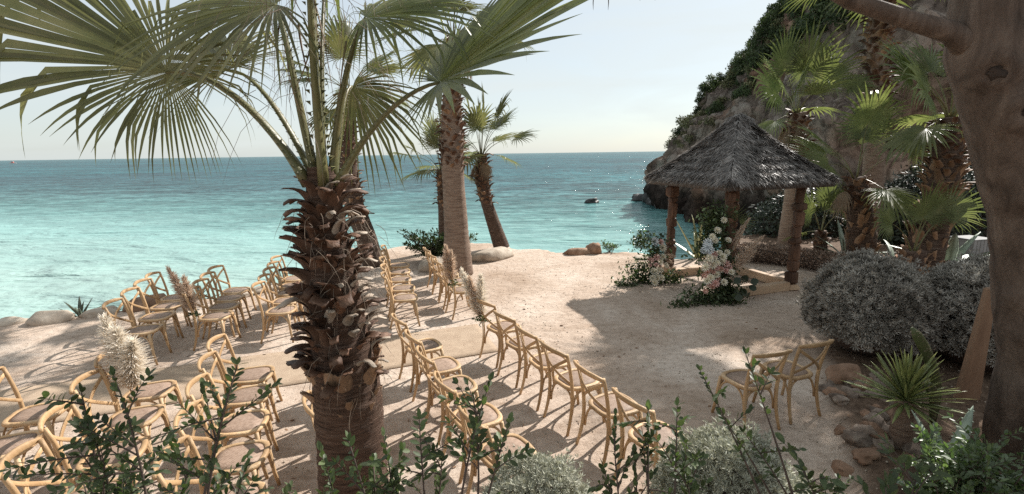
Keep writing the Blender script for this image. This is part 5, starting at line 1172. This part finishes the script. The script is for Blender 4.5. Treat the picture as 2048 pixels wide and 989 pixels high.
def fb(x, z, k, s, y=8.22): return (x, y + random.uniform(-.05, .08), z, k, s)
E_ = lambda u, v_: (3.05 + (u-430)*.00228, 1.80 - (v_-210)*.00231)
FBp = [(745, 310, 'w'), (705, 390, 'w'), (800, 470, 'w'), (640, 640, 'w'), (680, 660, 'w'), (745, 700, 'w'), (760, 790, 'w'), (668, 440, 'w'), (690, 468, 'w'), (650, 605, 'w'), (755, 597, 'w'), (715, 645, 'w'), (620, 680, 'w'), (708, 737, 'w'), (632, 782, 'w'), (665, 757, 'w'), (735, 572, 'w'), (800, 570, 'w'), (762, 640, 'w'), (630, 520, 'h'), (652, 545, 'h'), (615, 552, 'h'), (640, 490, 'h'), (785, 708, 'p'), (710, 815, 'p'), (690, 795, 'p'), (815, 685, 'p'), (740, 690, 'c'), (605, 740, 'c'), (630, 715, 'c'), (660, 660, 'p'), (680, 715, 'c'), (710, 680, 'p'), (645, 815, 'c'), (670, 825, 'c'), (610, 855, 'c'), (820, 715, 'w'), (690, 585, 'p'), (790, 655, 'p'), (650, 700, 'c'), (725, 770, 'c'), (690, 610, 'w')]
FBl = []
for (u, v_, k) in FBp:
    x, z = E_(u, v_); FBl.append((x, 8.16 + .22*min(1, z) + random.uniform(-.04, .04), max(.06, z), k, {'w': .064, 'p': .062, 'c': .045, 'h': .075}[k]*random.uniform(.85, 1.15)))
gB = [(3.78 + random.uniform(-.22, .22), 8.55 + random.uniform(-.1, .15), z) for z in np.linspace(.08, 1.75, 26)] + [(3.35 + k*.1, 8.42 + random.uniform(-.1, .1), .10) for k in range(9)] + [(3.15, 8.3, .05), (3.0, 8.25, .04), (3.3, 8.4, .2), (3.9, 8.5, .4), (4.0, 8.5, .3), (4.1, 8.5, .25), (3.55, 8.55, .9), (3.6, 8.6, 1.15), (3.55, 8.6, 1.3), (3.9, 8.6, 1.5)]
def exB(t, base):
    for k in range(11):
        q = np.array([4.08 + random.uniform(-.14, .22), 8.25 + random.uniform(-.1, .1), .30 + random.uniform(-.14, .16)])-base
        F_ = frames(np.array([[random.gauss(.5, .6), random.gauss(-.3, .5), random.gauss(0, .5)]]), np.array([[0, -.8, .5]]))[0]; v = LV*[1, 2.0, 1]*.15; obj('broad_leaf', (v@F_.T + q, LF), DARKG, t)
    for (hx, hz, ax_) in ((3.78, 1.50, (-.7, -.2, .3)), (4.18, 1.48, (.7, -.2, .2)), (4.05, 1.55, (.5, -.1, .8))):
        h = np.array([hx, 8.62, hz])-base; obj('fan_spray', weld_hub(fan_segments(h, ax_, (0, -1, .3), .36, 13, 170, .25, .25, .1, 0, int(hx*100), .8), h), FRONDG, t)
arrangement('tall arrangement of cream, pink and coral flowers with pampas at the middle gazebo post', (3.85, 8.55, 0), FBl, gB, .6,
            [((3.92, 8.42, .62), (4.42, 8.32, 1.22), .12, PAMB), ((3.95, 8.42, .55), (4.30, 8.32, .95), .10, PAMB), ((4.0, 8.5, 1.1), (4.22, 8.45, 1.50), .06, PAMB), ((3.9, 8.4, .5), (4.25, 8.3, .45), .09, PAMB), ((4.0, 8.5, .9), (4.15, 8.45, 1.3), .05, PAMB)], exB)
def pampas(label, base, plumes, green=True):
    base = np.array(base, float); t = thing('pampas_bunch', label, 'pampas grass', tuple(base), group='pampas bunches tied to the aisle chairs')
    for k, (b, w_, mt, n) in enumerate(plumes): plume(t, (0, 0, 0), np.array(b, float)-base, w_, mt, n, int(base[0]*100) % 97 + k, .35, .10)
    if green: tag_pts = [(random.gauss(0, .03), random.gauss(0, .03), random.uniform(-.03, .10)) for _ in range(8)]; leafball(t, tag_pts, 60, .055, LENT, .04, 3)
    obj('ribbon', tube([(math.cos(a)*.022, math.sin(a)*.022, .01*math.sin(3*a)) for a in np.linspace(0, 6.1, 14)] + [(.02, -.02, -.08), (.03, -.02, -.2)], .006, 5), PAMW, t)
    return t
pampas('big fluffy white pampas bunch on the aisle chair of the fifth near row', (-3.74, 4.30, .50), [((-3.92, 4.36, 1.24), .15, PAMW, 1300), ((-3.78, 4.30, 1.14), .18, PAMW, 1400), ((-3.62, 4.26, 1.04), .18, PAMW, 1200), ((-3.88, 4.30, .98), .14, PAMB, 500)], False)
pampas('pale pampas bunch leaning left on the aisle chair of the near front row', (-.42, 6.08, .55), [((-.66, 6.18, 1.20), .11, PAMW, 900), ((-.56, 6.14, 1.10), .11, PAMB, 700), ((-.42, 6.10, 1.14), .12, PAMW, 800)])
pampas('beige pampas bunch on the aisle chair of the far front row', (-1.02, 7.75, .60), [((-1.10, 7.78, 1.22), .12, PAMB, 900), ((-1.02, 7.76, 1.14), .12, PAMB, 700), ((-1.13, 7.78, 1.02), .10, PAMR, 400)])
pampas('brownish pampas bunch on the aisle chair of the fourth far row', (-4.64, 6.62, .50), [((-4.98, 6.72, 1.16), .11, PAMR, 900), ((-4.74, 6.66, 1.04), .12, PAMB, 800), ((-4.86, 6.68, .95), .10, PAMB, 550)])

# ------------------------------------------------------------------ boat far out
bt = thing('motor_boat', 'small white and red motor boat far out on the sea at the left', 'boat', (-806, 783, SEA_Z))
V = [(x, y*(1 if x < 3 else .05), z*(1.25 if x > 3 else 1)) for x in (-5, 1.5, 5.4) for (y, z) in ((-1.6, 1.6), (-1.1, -.2), (1.1, -.2), (1.6, 1.6))]
obj('hull', (np.array(V), [(0, 1, 5, 4), (1, 2, 6, 5), (2, 3, 7, 6), (4, 5, 9, 8), (5, 6, 10, 9), (6, 7, 11, 10), (0, 3, 2, 1), (0, 4, 7, 3), (4, 8, 11, 7), (8, 9, 10, 11)]), BOAT, bt, smooth=False)
obj('cabin', box((-.5, 0, 2.5), (3.6, 2.0, 1.8), .2), BOATR, bt, smooth=False); obj('roof', box((-.5, 0, 3.5), (4.2, 2.3, .2), .05), BOAT, bt, smooth=False); obj('mast', tube([(-.5, 0, 3.5), (-.5, 0, 5.2)], .06, 6), BOAT, bt)
